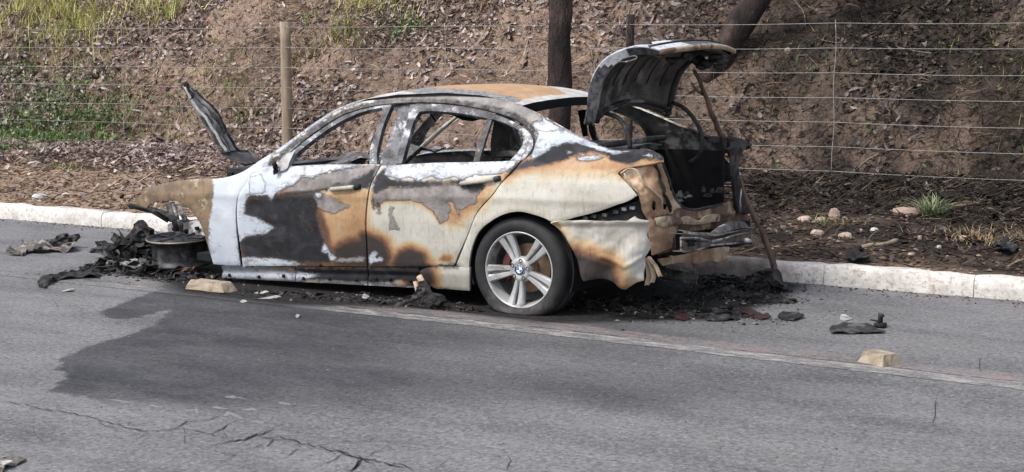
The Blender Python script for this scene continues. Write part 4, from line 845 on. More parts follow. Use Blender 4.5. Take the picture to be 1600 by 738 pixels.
panel('rear_corner', [(1138, 233), (1150, 229), (1159, 229), (1160, 240), (1155, 252), (1158, 280), (1164, 306), (1170, 332), (1155, 334), (1151, 312), (1148, 290), (1146, 262), (1143, 244)], g=g_body, off=.0, th=.02, step=3, mats=[M['char_metal'], M['dark_inside']])
# boot rim, a dark rolled channel round the opening
rim = hit([(1000, 235), (1020, 238), (1031, 250), (1041, 272), (1048, 295), (1056, 313), (1067, 325), (1082, 329), (1105, 325), (1125, 321), (1143, 316), (1150, 309), (1149, 290), (1147, 262), (1143, 244), (1136, 234)], g_body, .045)
m_ = MB(); m_.tube(smooth_poly(rim, .03, False), .012, 8); m_.build('boot_rim', M['char_metal'], car)
# bumper beam and bracket
m_ = MB(); A_ = onx([(1066, 366), (1100, 369), (1120, 370), (1145, 364), (1180, 356)], [-3.50, -3.485, -3.48, -3.485, -3.52]); B_ = onx([(1068, 393), (1085, 391), (1104, 383), (1140, 381), (1170, 373)], [-3.50, -3.485, -3.48, -3.485, -3.52])
A2 = A_-(.07, 0, 0); B2 = B_-(.07, 0, 0); m_.grid(np.stack([A2, A_, A_*.66+B_*.34-(.02, 0, 0), A_*.5+B_*.5, B_, B2], 1), smooth=False, th=.004); beam = m_.build('bumper_beam', simple('beam_metal', (.045, .038, .034), (.17, .14, .115), 12, .6, .3, bump=.3, c3=(.28, .235, .20)), car)
m_ = MB(); q = onx(zU([(528, 150), (582, 150), (588, 205), (532, 210)]), -3.49); m_.add(np.r_[q+(.004, 0, 0), q-(.01, 0, 0)], [(0, 1, 2, 3), (4, 7, 6, 5), (0, 4, 5, 1), (1, 5, 6, 2), (2, 6, 7, 3), (3, 7, 4, 0)], 0, False); m_.build('beam_opening', M['dark_inside'], beam)
m_ = MB(); m_.tube(onx(zU([(482, 160), (480, 240), (520, 250), (600, 235), (700, 200), (850, 188), (960, 178)]), -3.478), .007, 6); m_.tube(onx(zU([(480, 150), (600, 150), (700, 175), (800, 150), (900, 122), (1010, 108)]), -3.478), .008, 6); m_.build('beam_edge', M['ash_metal'], beam)
m_ = MB(); A_ = onx(zU([(495, 98), (560, 110), (640, 115), (720, 120), (780, 75), (860, 35), (930, 35), (965, 70)]), -3.53); B_ = onx(zU([(500, 130), (560, 135), (640, 140), (720, 150), (790, 112), (870, 85), (930, 78), (960, 80)]), -3.52)
m_.grid(np.stack([A_-(.03, 0, 0), A_, B_], 1), th=.006); m_.build('bumper_bracket', M['ash_metal'], car)
m_ = MB(); q = onx(zU([(945, 165), (960, 155), (975, 165), (972, 182), (950, 186)]), -3.46); m_.tube([q[0], q[2]+(0, 0, -.004)], .016, 8, jit=.2); m_.build('melted_bead', M['white_bit'], car)
for x_ in (1157,):
    p0 = onx([(x_, 300+random.uniform(-6, 14))], -3.56)[0]; q = [p0+np.array([random.uniform(-.01, .01), random.uniform(-.02, .02), -.035*k]) for k in range(5)]; m_ = MB(); m_.tube(q, [.004, .007, .004, .006, .002], 6, jit=.3); m_.build('melted_drip', M['pale_metal'], car)
m_ = MB(); e0, e1 = onx([(1040, 428)], -3.95)[0], onx([(1093, 438)], -3.72)[0]; ax = (e1-e0)
m_.tube([e0-ax*1.2, e0, e1], .036, 18, cap=False); m_.tube([e1+ax*.002, e0], .032, 18, m=1, cap=True); m_.build('exhaust_pipe', [M['ash_metal'], M['dark_inside']], car)

# --- roof
zr = lambda x: np.interp(x, [-5.95, -5.75, -5.5, -5.15, -4.9, -4.75, -4.6, -4.5], [1.205, 1.262, 1.295, 1.312, 1.300, 1.278, 1.240, 1.205])
na, nb = 46, 30; P = np.zeros((na, nb, 3))
for i in range(na):
    for j in range(nb):
        v = -1+2*j/(nb-1); xf = -5.80-.10*(1-v*v); xb = -4.60+.03*(1-v*v); x_ = xf+(xb-xf)*i/(na-1)
        yl = 8.085; P[i, j] = (x_, CY+v*(CY-yl), zr(x_)+.034*(1-v*v)-.010*abs(v)**6)
P[..., 2] += (fbm(P.reshape(-1, 3)*[5, 5, 0]+9, 3, 5).reshape(na, nb)-.5)*.008
n = NT('burnt_roof'); f = n.noise(9, 7, .7); f2 = n.noise(34, 6, .75)
c = n.mix(n.rng(f, .35, .65), (.33, .195, .105), (.44, .30, .185)); c = n.mix(n.rng(f2, .6, .7, 0, .5), c, (.30, .17, .09))
g_ = n.mix(n.rng(f2, .38, .62), (.085, .085, .09), (.31, .31, .32)); v_ = n.math('ADD', n.attr('greyz'), n.math('MULTIPLY', n.math('SUBTRACT', f, .5), .22))
c = n.mix(n.rng(v_, -.015, .03), c, g_); w_ = n.math('ADD', n.attr('whitez'), n.math('MULTIPLY', n.math('SUBTRACT', f2, .5), .12)); c = n.mix(n.rng(w_, -.01, .01), c, n.mix(n.rng(f, .4, .6), (.36, .35, .34), (.53, .52, .50)))
n.bump(f2, .35, .004); M['roof'] = n.done(c, .75, 0, .3)
m_ = MB(); m_.grid(P, th=.012, m2=1); Vr = np.concatenate(m_.v); gz = [[(-6.3, 7.9), (-4.3, 7.9), (-4.3, 8.14), (-4.7, 8.20), (-5.0, 8.20), (-5.3, 8.28), (-5.55, 8.50), (-5.7, 9.5), (-6.3, 9.5)]]
wz = [[(-6.3, 7.9), (-5.2, 7.9), (-5.4, 8.12), (-5.55, 8.2), (-5.6, 8.6), (-6.3, 9)], [(-4.9, 8.95), (-4.45, 8.6), (-4.5, 9.5), (-5.1, 9.5)], [(-4.66, 8.1), (-4.4, 8.1), (-4.4, 9), (-4.62, 9)]]
roof = m_.build('roof', [M['roof'], M['dark_inside']], car, {'greyz': sdf(Vr[:, :2], gz), 'whitez': sdf(Vr[:, :2], wz)}); roof['label'] = 'roof burnt to orange rust with a grey left edge'
def bow(x_, drop, th_, name, y0=8.12, y1=9.28, sag=0.0):
    m_ = MB(); P = []
    for j in range(15):
        v = -1+2*j/14; y_ = (y0+y1)/2+v*(y1-y0)/2; z_ = zr(x_)+.034*(1-v*v)-.014; xx = x_+.03*(1-v*v); d_ = drop+sag*(.5+.5*math.sin(j*2.1))
        P.append([(xx+th_/2, y_, z_), (xx+th_/2, y_, z_-d_), (xx-th_/2, y_, z_-d_), (xx-th_/2, y_, z_)])
    m_.grid(P, smooth=False); return m_.build(name, M['dark_inside'], car)
bow(-4.625, .055, .06, 'rear_header'); bow(-5.76, .03, .05, 'front_header'); bow(-5.2, .02, .04, 'roof_bow'); bow(-4.95, .03, .04, 'roof_bow', sag=.05)
m_ = MB(); m_.tube([P1(909, 172, 9.15), P1(911, 190, 9.15), P1(915, 213, 9.15)], [.03, .022, .018], 8, jit=.2); m_.build('lamp_remnant', M['dark_inside'], car)

# --- boot lid standing open
sec = smooth_poly([(-4.185, 1.13), (-4.165, 1.22), (-4.15, 1.33), (-4.115, 1.43), (-4.05, 1.51), (-3.96, 1.56), (-3.86, 1.585), (-3.77, 1.582), (-3.71, 1.565)], .035, False, corner=90)
na = len(sec); nb = 27; P = np.zeros((na, nb, 3)); Pi = np.zeros((na, nb, 3))
for i, (x_, z_) in enumerate(sec):
    s = i/(na-1); wl = .585+.03*s-.05*s**6
    t_ = sec[min(i+1, na-1)]-sec[max(i-1, 0)]; t_ /= np.linalg.norm(t_); nx, nz_ = -t_[1], t_[0]
    for j in range(nb):
        v = -1+2*j/(nb-1); dome = .045*(1-v*v); fz = .085*(1-v*v)*(1-s)**2; tail = .06*(1-v*v)*s**3
        q = np.array([x_-0+nx*dome*.8+tail, CY+v*wl, z_+nz_*dome*.8+fz]); P[i, j] = q
        inw = .035+.02*math.sin(math.pi*min(1, s*1.2)); Pi[i, j] = (x_+nx*(dome-inw)+tail*.8, CY+v*(wl-.03), z_+nz_*(dome-inw)+fz)
n = NT('lid_skin'); f = n.noise(8, 6, .7); f2 = n.noise(30, 6, .7); c = n.mix(n.rng(f, .35, .6), (.42, .445, .49), (.58, .60, .635)); c = n.mix(n.rng(f2, .52, .64, 0, .8), c, (.17, .175, .19))
v_ = n.math('ADD', n.attr('dark'), n.math('MULTIPLY', n.math('SUBTRACT', f, .5), .2)); c = n.mix(n.rng(v_, -.03, .04), c, n.mix(n.rng(f2, .4, .6), (.025, .025, .028), (.11, .11, .12))); n.bump(f2, .35, .004); M['lid_skin'] = n.done(c, .55, 0, .35)
lid = empty('boot_lid', (0, 0, 0)); lid.parent = car; lid['label'] = 'raised boot lid, pale outside and charred inside'
m_ = MB(); m_.grid(P[:, ::-1], th=.006, m2=0); Vl = np.concatenate(m_.v)
dk = np.where(Vl[:, 2] < 1.40, .25, -.30)+np.where((Vl[:, 1] > 8.45) & (Vl[:, 2] > 1.5), .28, 0)+np.where(Vl[:, 0] > -3.80, .2, 0)
m_.build('outer_skin', [M['lid_skin']], lid, {'dark': dk})
# inner panel; dark strips laid on it paint in the shade of its slots
m_ = MB(); m_.grid(Pi, th=.006, smooth=True)
inner = m_.build('inner_panel', simple('lid_inner', (.04, .037, .036), (.15, .136, .13), 6, .85, bump=.5, c3=(.24, .22, .21)), lid)
E_ = np.concatenate([np.stack([P[:, 0], Pi[:, 0]], 1)[::-1], np.stack([P[0, :], Pi[0, :]], 1)[1:], np.stack([P[:, -1], Pi[:, -1]], 1)[1:]])
m_ = MB(); m_.grid(np.stack([E_[:, 0], E_[:, 0]*.5+E_[:, 1]*.5, E_[:, 1]], 1)[:, ::-1], th=.004)
Ve = np.concatenate(m_.v); m_.build('edge_flange', [M['lid_skin']], lid, {'dark': np.where((Ve[:, 2] > 1.475) & (Ve[:, 1] < 8.3) & (Ve[:, 0] < -3.90), -.3, .3)})
def on_inner(i, j, h=-.004):
    i0, j0 = int(i), int(j); q = Pi[min(i0, na-2), min(j0, nb-2)]*(1-(i-i0))*(1-(j-j0))+Pi[min(i0+1, na-1), min(j0, nb-2)]*(i-i0)*(1-(j-j0))+Pi[min(i0, na-2), min(j0+1, nb-1)]*(1-(i-i0))*(j-j0)+Pi[min(i0+1, na-1), min(j0+1, nb-1)]*(i-i0)*(j-j0)
    a_ = Pi[min(i0+1, na-1), j0]-Pi[i0, j0]; b_ = Pi[i0, min(j0+1, nb-1)]-Pi[i0, j0]; n_ = np.cross(a_, b_); n_ = n_/(np.linalg.norm(n_)+1e-9)
    if n_[0] < 0: n_ = -n_
    return q+n_*-h
def strip(name, ij, r, mat, h=-.004, parent=inner, flat=.35):
    m_ = MB(); m_.tube([on_inner(i, j, h) for i, j in ij], r, 8, flat=flat); return m_.build(name, mat, parent)
for k in range(9): strip('slot', [(3.3, 2.4+k*2.5), (3.3, 3.6+k*2.5)], .0045, M['dark_inside'])
for k in range(7): strip('slot', [(6.0+.4*(k % 2), 3.5+k*3.2), (6.8, 3.7+k*3.2)], .004, M['dark_inside'])
for k, (i0, i1, j) in enumerate([(9, 11.5, 5), (8.5, 12, 9.2), (9, 12, 13), (8.5, 11.5, 17), (8.5, 12, 21)]): strip('rib', [(i0-3, j), (i0, j+.2), (i1, j)], .007, M['inner_skin'], -.008)
strip('rib', [(1.6, 1+k) for k in range(25)], .028, M['inner_skin'], -.010, flat=.5); strip('rib', [(.4, 1+k) for k in range(25)], .012, M['ash_metal'], -.010)
for j in (1.2, 24.8): strip('rib', [(i, j) for i in range(0, na-2)], .024, M['inner_skin'], -.012, flat=.6)
strip('rib', [(na-6.5, 1.5+k) for k in range(24)], .022, M['char_metal'], -.014, flat=.8)
m_ = MB(); m_.tube([P[-1, j]+(.006, 0, -.010) for j in range(nb)], .017, 8, flat=1.0); m_.build('lid_lip', M['rust_pale'], lid)['label'] = 'pale brown rear lip of the lid'
m_ = MB(); m_.tube([P[-3, j]+(.0, 0, .006) for j in range(nb)], .010, 6); m_.build('lip_edge', M['char'], lid)
m_ = MB(); q = ony(zL([(370, 250), (385, 232), (430, 212), (490, 200), (508, 205), (508, 222), (470, 238), (420, 250)]), 8.07); m_.add(np.r_[q, q+(0, .03, 0)], [tuple(range(8)), tuple(range(15, 7, -1))]+[(i, (i+1) % 8, (i+1) % 8+8, i+8) for i in range(8)], 0, False)
m_.build('lamp_socket', M['dark_inside'], lid); m_ = MB(); qq = np.r_[q, q[:1]]-(0, .002, 0); m_.tube(qq, .005, 6, cap=False); m_.build('socket_rim', M['ash_metal'], lid)
m_ = MB(); m_.tube(ony(zL([(515, 190), (530, 150), (560, 100), (600, 95), (620, 125), (590, 160), (560, 175)]), 8.2), [.022, .028, .026, .02, .02, .024, .02], 8, jit=.35); m_.tube(ony(zL([(560, 150), (620, 160), (700, 150)]), 8.25), [.018, .022, .01], 8, jit=.35); m_.build('melted_knot', M['char_metal'], lid)
for x_, y_, r_ in ((1075, 86, .03), (1090, 92, .035), (1105, 97, .03), (1052, 92, .025), (1118, 88, .028), (1128, 95, .02), (1125, 103, .018), (1098, 104, .02)): c_ = P1(x_, y_, 9.0 if x_ > 1085 else 8.7); m_ = MB(); m_.tube([(c_[0]-.03, c_[1]-.03, c_[2]), (c_[0], c_[1], c_[2]-.012), (c_[0]+.02, c_[1]+.05, c_[2])], [r_*.6, r_, r_*.5], 7, jit=.35); m_.build('latch_remains', M['char_metal'], lid)
for pts, Y_ in ((zB([(150, 40), (230, 85), (350, 130), (400, 185), (430, 250), (448, 320), (450, 400)]), 8.28), (zB([(800, 0), (880, 35), (940, 85), (1000, 165), (1040, 240), (1052, 310), (1040, 400), (1010, 460), (950, 500)]), 9.10)):
    m_ = MB(); m_.tube(smooth_poly(ony(pts, Y_), .03, False), .019, 10, flat=.7); m_.build('hinge_arm', M['char_metal'], car)

# --- boot box, shelf, bulkheads, floor
def quadbox(name, c, size, mat, parent=car): m_ = MB(); m_.box(c, size); return m_.build(name, mat, parent)
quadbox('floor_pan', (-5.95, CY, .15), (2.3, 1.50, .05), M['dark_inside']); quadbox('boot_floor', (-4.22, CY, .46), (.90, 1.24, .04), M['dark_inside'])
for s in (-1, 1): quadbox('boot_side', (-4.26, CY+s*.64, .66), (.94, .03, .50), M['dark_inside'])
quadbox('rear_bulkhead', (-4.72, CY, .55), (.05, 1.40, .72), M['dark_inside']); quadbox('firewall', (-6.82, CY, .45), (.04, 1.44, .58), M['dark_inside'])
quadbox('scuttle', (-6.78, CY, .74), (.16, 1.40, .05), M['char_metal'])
m_ = MB(); P = []
for i in range(9):
    for_x = -4.78+.56*i/8; P.append([(for_x+.05*(1-v*v)*(i/8), CY+v*.62, .945+.012*math.sin(i*1.3)*math.cos(v*7)+.05*(i/8)*(1-abs(v))*.3) for v in np.linspace(-1, 1, 17)])
m_.grid(P, th=.03, smooth=False); m_.build('parcel_shelf', M['char_metal'], car)
m_ = MB(); m_.tube([(-4.20+.05*(1-v*v), CY+v*.60, .985+.01*(1-v*v)) for v in np.linspace(-1, 1, 13)], .02, 8); m_.build('shelf_edge', M['inner_skin'], car)
quadbox('shelf_bracket', P1(1046, 294, 9.2), (.01, .09, .12), M['char_metal'])
m_ = MB()
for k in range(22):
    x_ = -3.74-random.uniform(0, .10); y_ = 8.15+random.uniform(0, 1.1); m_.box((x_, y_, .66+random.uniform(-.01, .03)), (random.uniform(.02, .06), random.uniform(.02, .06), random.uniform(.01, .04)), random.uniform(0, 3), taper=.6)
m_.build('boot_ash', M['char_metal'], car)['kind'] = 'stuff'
# bare metal inside: dash beam, steering column, seat frames
m_ = MB(); m_.tube([(-6.45+.04*math.sin(v*3), CY+v*.70, .72+.03*math.cos(v*4)) for v in np.linspace(-1, 1, 9)], .03, 8, jit=.15); m_.build('dash_beam', M['ash_metal'], car)
m_ = MB(); m_.tube([(-6.5, 8.32, .62), (-6.15, 8.32, .76), (-6.05, 8.32, .80)], [.03, .025, .02], 8); m_.build('steering_column', M['char_metal'], car)
m_ = MB(); m_.grid([[(-6.72+.8*t, 9.05+.25*v, .76+.10*t+.04*math.sin(t*9+v*3)+.03*v) for v in (-1, -.3, .4, 1)] for t in np.linspace(0, 1, 9)], th=.012, smooth=False); m_.build('dash_remains', M['ash_metal'], car)
for y0 in (8.02, 8.85):
    for x0, tt in ((-5.75, .70), (-4.95, .72)):
        m_ = MB(); fr = [(x0, y0+.05, .2), (x0+.02, y0+.03, .5), (x0+.12, y0+.06, tt), (x0+.12, y0+.44, tt), (x0+.02, y0+.47, .5), (x0, y0+.45, .2)]
        m_.tube(smooth_poly(fr, .08, False), .014, 6); m_.tube([(x0+.02, y0+.04, .45), (x0+.02, y0+.46, .45)], .01, 6); m_.tube([(x0+.06, y0+.05, .58), (x0+.06, y0+.45, .58)], .008, 6)
        m_.tube([(x0, y0+.05, .22), (x0-.45, y0+.06, .26), (x0-.45, y0+.44, .26), (x0, y0+.45, .22)], .014, 6); m_.build('seat_frame', M['ash_metal'], car)

# --- door handles and the mirror stub
def handle(px, Y_off, parent, mt, label=None):
    q = hit(px, g_side, -.022); m_ = MB(); k = len(q); m_.tube(smooth_poly(q, .02, False), .0105, 10, flat=1.3, m=0)
    e = [q[0], hit([px[0]], g_side, .01)[0]]; m_.tube(e, .010, 8); e = [q[-1], hit([px[-1]], g_side, .01)[0]]; m_.tube(e, .010, 8)
    o = m_.build('door_handle', M[mt], parent)
    r_ = MB(); c_ = hit([(px[-1][0]+2, px[-1][1]+1), (px[-1][0]+11, px[-1][1]-1)], g_side, -.006); r_.tube(c_, [.016, .014], 10, flat=1.2); r_.build('lock_cup', M['char'], parent)
    if label: o['label'] = label
handle([(517, 296), (528, 295), (545, 293.5), (552, 292.5)], 0, front_door, 'cream')
handle([(720, 287), (735, 285), (755, 282.5), (771, 279.5)], 0, rear_door, 'cream')
m_ = MB(); q = hit([(432, 262)], g_side, -.03)[0]; m_.grid([[q+np.array([dx*.022*math.sqrt(max(0.1, 1-(k/5)**2))-.006*k/5+.004*math.sin(k*2.3+dx), -.01+.015*math.cos(dx*1.5), k/5*.034]) for dx in (-1, -.5, 0, .5, 1)] for k in range(-5, 6)], th=.03); m_.build('mirror_stub', M['dark_inside'], front_door)
panel('mirror_base', [(436, 268), (434, 256), (440, 247), (452, 238), (459, 238), (452, 252), (447, 264)], parent=front_door, off=-.02, th=.03, step=3, mats=[M['pale_metal'], M['inner_skin']])

m_ = MB(); m_.tube(ony([(633, 255), (668, 222), (690, 202), (713, 183)], 9.30), [.022, .024, .022, .018], 8, flat=.7); m_.build('pillar_bar', M['white_bit'], car)
m_ = MB(); m_.tube(ony([(634, 228), (652, 205), (675, 178)], 9.20), [.03, .026, .022], 7, flat=.5, jit=.15); m_.build('belt_rail', M['ash_metal'], car)
m_ = MB(); m_.tube(ony([(669, 173), (674, 180), (681, 190)], 8.3), .006, 5); m_.build('hanging_cable', M['char'], car)
A_ = ony([(690, 172), (705, 174), (720, 176), (735, 178), (752, 182)], 8.32); B_ = ony([(694, 177), (708, 181), (722, 188), (738, 190), (753, 186)], 8.40); m_ = MB(); m_.grid(np.stack([A_, (A_+B_)/2+(0, .05, 0), B_], 1), th=.01); m_.build('lining_remnant', M['dark_inside'], car)
m_ = MB(); A_ = ony([(774, 190), (786, 194), (797, 205)], 9.1); B_ = ony([(770, 252), (786, 252), (802, 252)], 9.1); m_.grid(np.stack([A_, (A_+B_)/2-(0, .03, 0), B_], 1), th=.02); m_.build('seat_back_remnant', M['inner_skin'], car)

# --- crumpled bonnet standing up in front of the windscreen
zH = lambda p: Zt(260, 110, 3.885, p)
Lc = zH([(105, 75), (118, 120), (145, 180), (175, 240), (205, 300), (235, 350), (270, 410), (300, 460), (325, 505)]); Mc = zH([(108, 72), (135, 130), (170, 185), (205, 240), (245, 290), (275, 340), (310, 400), (340, 450), (372, 496)]); Rc = zH([(112, 72), (165, 118), (205, 155), (262, 205), (305, 262), (345, 325), (368, 380), (392, 435), (425, 492)])
m_ = MB(); rows = []
for k in range(9):
    a_ = ony([Lc[k]], 8.30+.02*k)[0]; b_ = ony([Mc[k]], 8.24+.02*k)[0]; c_ = ony([Rc[k]], 8.42+.03*k)[0]
    rows.append([a_, a_*.5+b_*.5+(-.01, -.012, 0), b_, b_*.6+c_*.4+(.0, .03*(k % 2), .0), b_*.3+c_*.7-(0, .03*((k+1) % 2), 0), c_])
rows = np.array(rows); fine = np.array([[np.interp(np.linspace(0, 8, 33), range(9), rows[:, j, d]) for d in range(3)] for j in range(6)]).transpose(2, 0, 1)
fine += (fbm(fine.reshape(-1, 3)*[9, 9, 5], 3, 3).reshape(33, 6, 1)-.5)*np.array([.03, .04, .02])
m_.grid(fine, th=.01); bonnet = m_.build('bonnet', simple('bonnet_skin', (.17, .155, .148), (.42, .40, .385), 12, .65, .1, bump=.8, bd=.012, c3=(.06, .055, .054)), car); bonnet['label'] = 'crumpled burnt bonnet standing on edge'
m_ = MB(); m_.tube(smooth_poly(fine[2:, 2]-(0, .012, 0), .04, False), .011, 7, jit=.1); m_.build('bonnet_ridge', M['white_bit'], bonnet)
m_ = MB(); m_.tube(fine[:, 5], .012, 7, jit=.3); m_.tube(fine[:, 3]+(0, -.004, 0), .006, 6, jit=.4); m_.tube(fine[:8, 2], .02, 7, jit=.4); m_.build('charred_edge', M['char_metal'], bonnet)
m_ = MB(); b0 = ony(zH([(325, 505), (372, 497), (425, 490), (500, 490)]), [8.46, 8.5, 8.65, 8.8]); b1 = ony(zH([(370, 530), (430, 545), (500, 520), (540, 525)]), [8.3, 8.35, 8.6, 8.8]); b2 = ony(zH([(420, 552), (478, 573), (530, 563), (568, 550)]), [8.25, 8.25, 8.4, 8.7]); m_.grid(np.stack([b0, b1+(0, 0, .006), b2], 0), th=.012, smooth=False); m_.tube(b0, .008, 6); m_.tube(b2, .007, 6); m_.tube(ony(zH([(500, 490), (568, 550)]), [8.8, 8.7]), .012, 6); m_.build('bonnet_root', M['char_metal'], bonnet)

# --- front: strut, inner wing, broken bumper carrier
m_ = MB(); m_.tube([P1(265, 318, 8.3), P1(271, 335, 8.3), P1(280, 366, 8.3)], [.035, .032, .03], 8, jit=.08); m_.build('suspension_strut', M['char_metal'], car)
m_ = MB(); m_.tube([P1(270, 318, 8.25), P1(285, 364, 8.25)], .012, 6); m_.build('strut_rod', M['ash_metal'], car); m_ = MB(); m_.tube([P1(280, 322, 8.4), P1(300, 368, 8.4)], .02, 6); m_.build('strut_rod', M['ash_metal'], car)
m_ = MB(); A_ = ony([(263, 352), (275, 347), (290, 352), (305, 345), (322, 352)], 8.35); B_ = ony([(263, 368), (275, 370), (290, 369), (305, 370), (322, 372)], 8.30); m_.grid(np.stack([A_+(0, .1, .01), A_, B_], 1), th=.008, smooth=False); iw = m_.build('inner_wing', M['ash_metal'], car)
for x_, y_ in ((272, 358), (291, 361), (308, 357)): c_ = np.array(P1(x_, y_, 8.30)); m_ = MB(); m_.tube([c_-(0, .012, 0), c_+(0, .01, 0)], .014, 9); m_.build('hole', M['dark_inside'], iw)
m_ = MB(); A_ = ony([(197, 317), (212, 320), (232, 325), (250, 331), (262, 339)], [7.95, 7.98, 8.0, 8.0, 8.0]); m_.grid(np.stack([A_, A_+(0, .03, -.035), A_+(0, .12, -.02)], 1), th=.008, smooth=False); m_.tube([A_[0]+(0, 0, -.005), A_[2]+(0, 0, -.01), A_[4]+(0, 0, -.03)], [.012, .016, .01], 6, jit=.4); m_.build('bumper_carrier', M['char_metal'], car)
# engine bay remains, low and dark, behind the fallen wheel
m_ = MB(); m_.tube([(-7.75, 8.5, .22), (-7.4, 8.6, .24), (-6.95, 8.6, .26)], [.08, .12, .14], 9, jit=.3); m_.build('engine_remains', M['char'], car)

# --- wheels
def lathe(mb, prof, c, seg=64, m=0, squash=None):
    """prof: (r, y) pairs from the outer face inwards, axis along Y"""
    V = []; k = len(prof)
    for s in range(seg):
        a = 2*math.pi*s/seg
        for r, y in prof: V.append((r*math.cos(a), y, r*math.sin(a)))
    V = np.array(V)
    if squash is not None: V = squash(V)
    F = [(s*k+i, s*k+i+1, ((s+1) % seg)*k+i+1, ((s+1) % seg)*k+i) for s in range(seg) for i in range(k-1)]
    return mb.add(V+np.array(c), F, m)
WC = np.array([-4.482, 7.945, .262])
def sq(V):
    low = np.clip(-.205-V[:, 2], 0, 1); V = V.copy(); lim = -.258
    under = V[:, 2] < lim; V[:, 1] += np.sign(V[:, 1])*np.where(np.abs(V[:, 1]) > .06, low*.35, 0); V[:, 2] = np.where(under, lim+(V[:, 2]-lim)*.03, V[:, 2]); return V
wheel = empty('wheel', tuple(WC-np.array([-6.0, CY, 0]))); wheel.parent = car; wheel['label'] = 'intact rear alloy wheel with five double spokes on a flat tyre'
m_ = MB(); prof = [(.224, -.078), (.228, -.096), (.240, -.108), (.262, -.117), (.283, -.116), (.300, -.106), (.311, -.093), (.316, -.078), (.319, -.05), (.3195, -.047), (.314, -.046), (.314, -.041), (.3195, -.04), (.321, 0), (.3195, .04), (.314, .041), (.314, .046), (.3195, .047), (.316, .078), (.311, .093), (.283, .116), (.24, .108), (.224, .08)]
lathe(m_, prof, WC, 96, squash=sq); m_.build('tyre', M['tyre'], wheel)
m_ = MB(); lathe(m_, [(.222, -.070), (.229, -.088), (.2325, -.099), (.231, -.104), (.226, -.104), (.221, -.098), (.218, -.080), (.212, -.05), (.200, .02), (.205, .08), (.224, .09)], WC, 96); m_.build('rim', M['alloy'], wheel)
m_ = MB(); lathe(m_, [(.216, -.06), (.198, .02), (.200, .075), (.03, .078)], WC, 64); m_.build('barrel', M['alloy_dark'], wheel)
m_ = MB(); lathe(m_, [(.0, .0), (.145, .0), (.150, .004), (.150, .02), (.0, .02)], WC+(0, .02, 0), 64); lathe(m_, [(.0, -.04), (.07, -.04), (.078, -.03), (.078, .0)], WC+(0, .02, 0), 40); m_.build('brake_disc', M['disc'], wheel)
m_ = MB(); P = []
for i in range(9):
    a = math.radians(135+i*10); P.append([(r*math.cos(a), y, r*math.sin(a)) for r, y in ((.155, .03), (.165, -.01), (.15, -.035), (.105, -.04), (.10, -.03))])
m_.grid(np.array(P)+WC+(0, .0, 0), th=.01, smooth=False); m_.build('brake_caliper', M['caliper'], wheel)
def spoke_bar(mb, a0, side):
    R = []
    for t in np.linspace(0, 1, 9):
        r = .045+t*.178; ce = side*(.0125+.0200*t); w = (.0115+.0105*t+.004*max(0, t-.8)*5); y = -.084-.012*t+.010*math.sin(math.pi*t)
        row = []
        for (dw, dy) in ((-w, .030), (-w, .004), (-w*.62, -.004), (w*.62, -.004), (w, .004), (w, .030)):
            row.append((r, ce+dw, y+dy))
        R.append(row)
    R = np.array(R); c_, s_ = math.cos(a0), math.sin(a0); X = R[..., 0]*c_-R[..., 1]*s_; Z_ = R[..., 0]*s_+R[..., 1]*c_
    mb.grid(np.stack([X, R[..., 2], Z_], -1)+WC, smooth=False)
for k in range(5):
    a0 = math.radians(118-72*k); m_ = MB(); spoke_bar(m_, a0, 1); spoke_bar(m_, a0, -1)
    R = []
    for t in np.linspace(.0, 1, 6):
        r = .05+t*.168; w = .006+.012*t; R.append([(r*math.cos(a0)-q*math.sin(a0), -.066-.006*t, r*math.sin(a0)+q*math.cos(a0)) for q in (-w, 0, w)])
    m_.grid(np.array(R)+WC, m=1, smooth=False); m_.build('spoke', [M['alloy'], M['alloy_dark']], wheel)
m_ = MB(); lathe(m_, [(.0, -.086), (.034, -.086), (.040, -.090), (.052, -.092), (.066, -.088), (.076, -.076), (.080, -.055)], WC, 48); m_.build('hub', M['alloy'], wheel)
for k in range(5):
    a = math.radians(83-72*k); c_ = WC+(.056*math.cos(a), 0, .056*math.sin(a)); m_ = MB(); lathe(m_, [(.0, -.0885), (.0095, -.0885), (.0095, -.094), (.0125, -.0945), (.0135, -.0915)], c_, 14); m_.build('wheel_bolt', M['black_rim'], wheel)
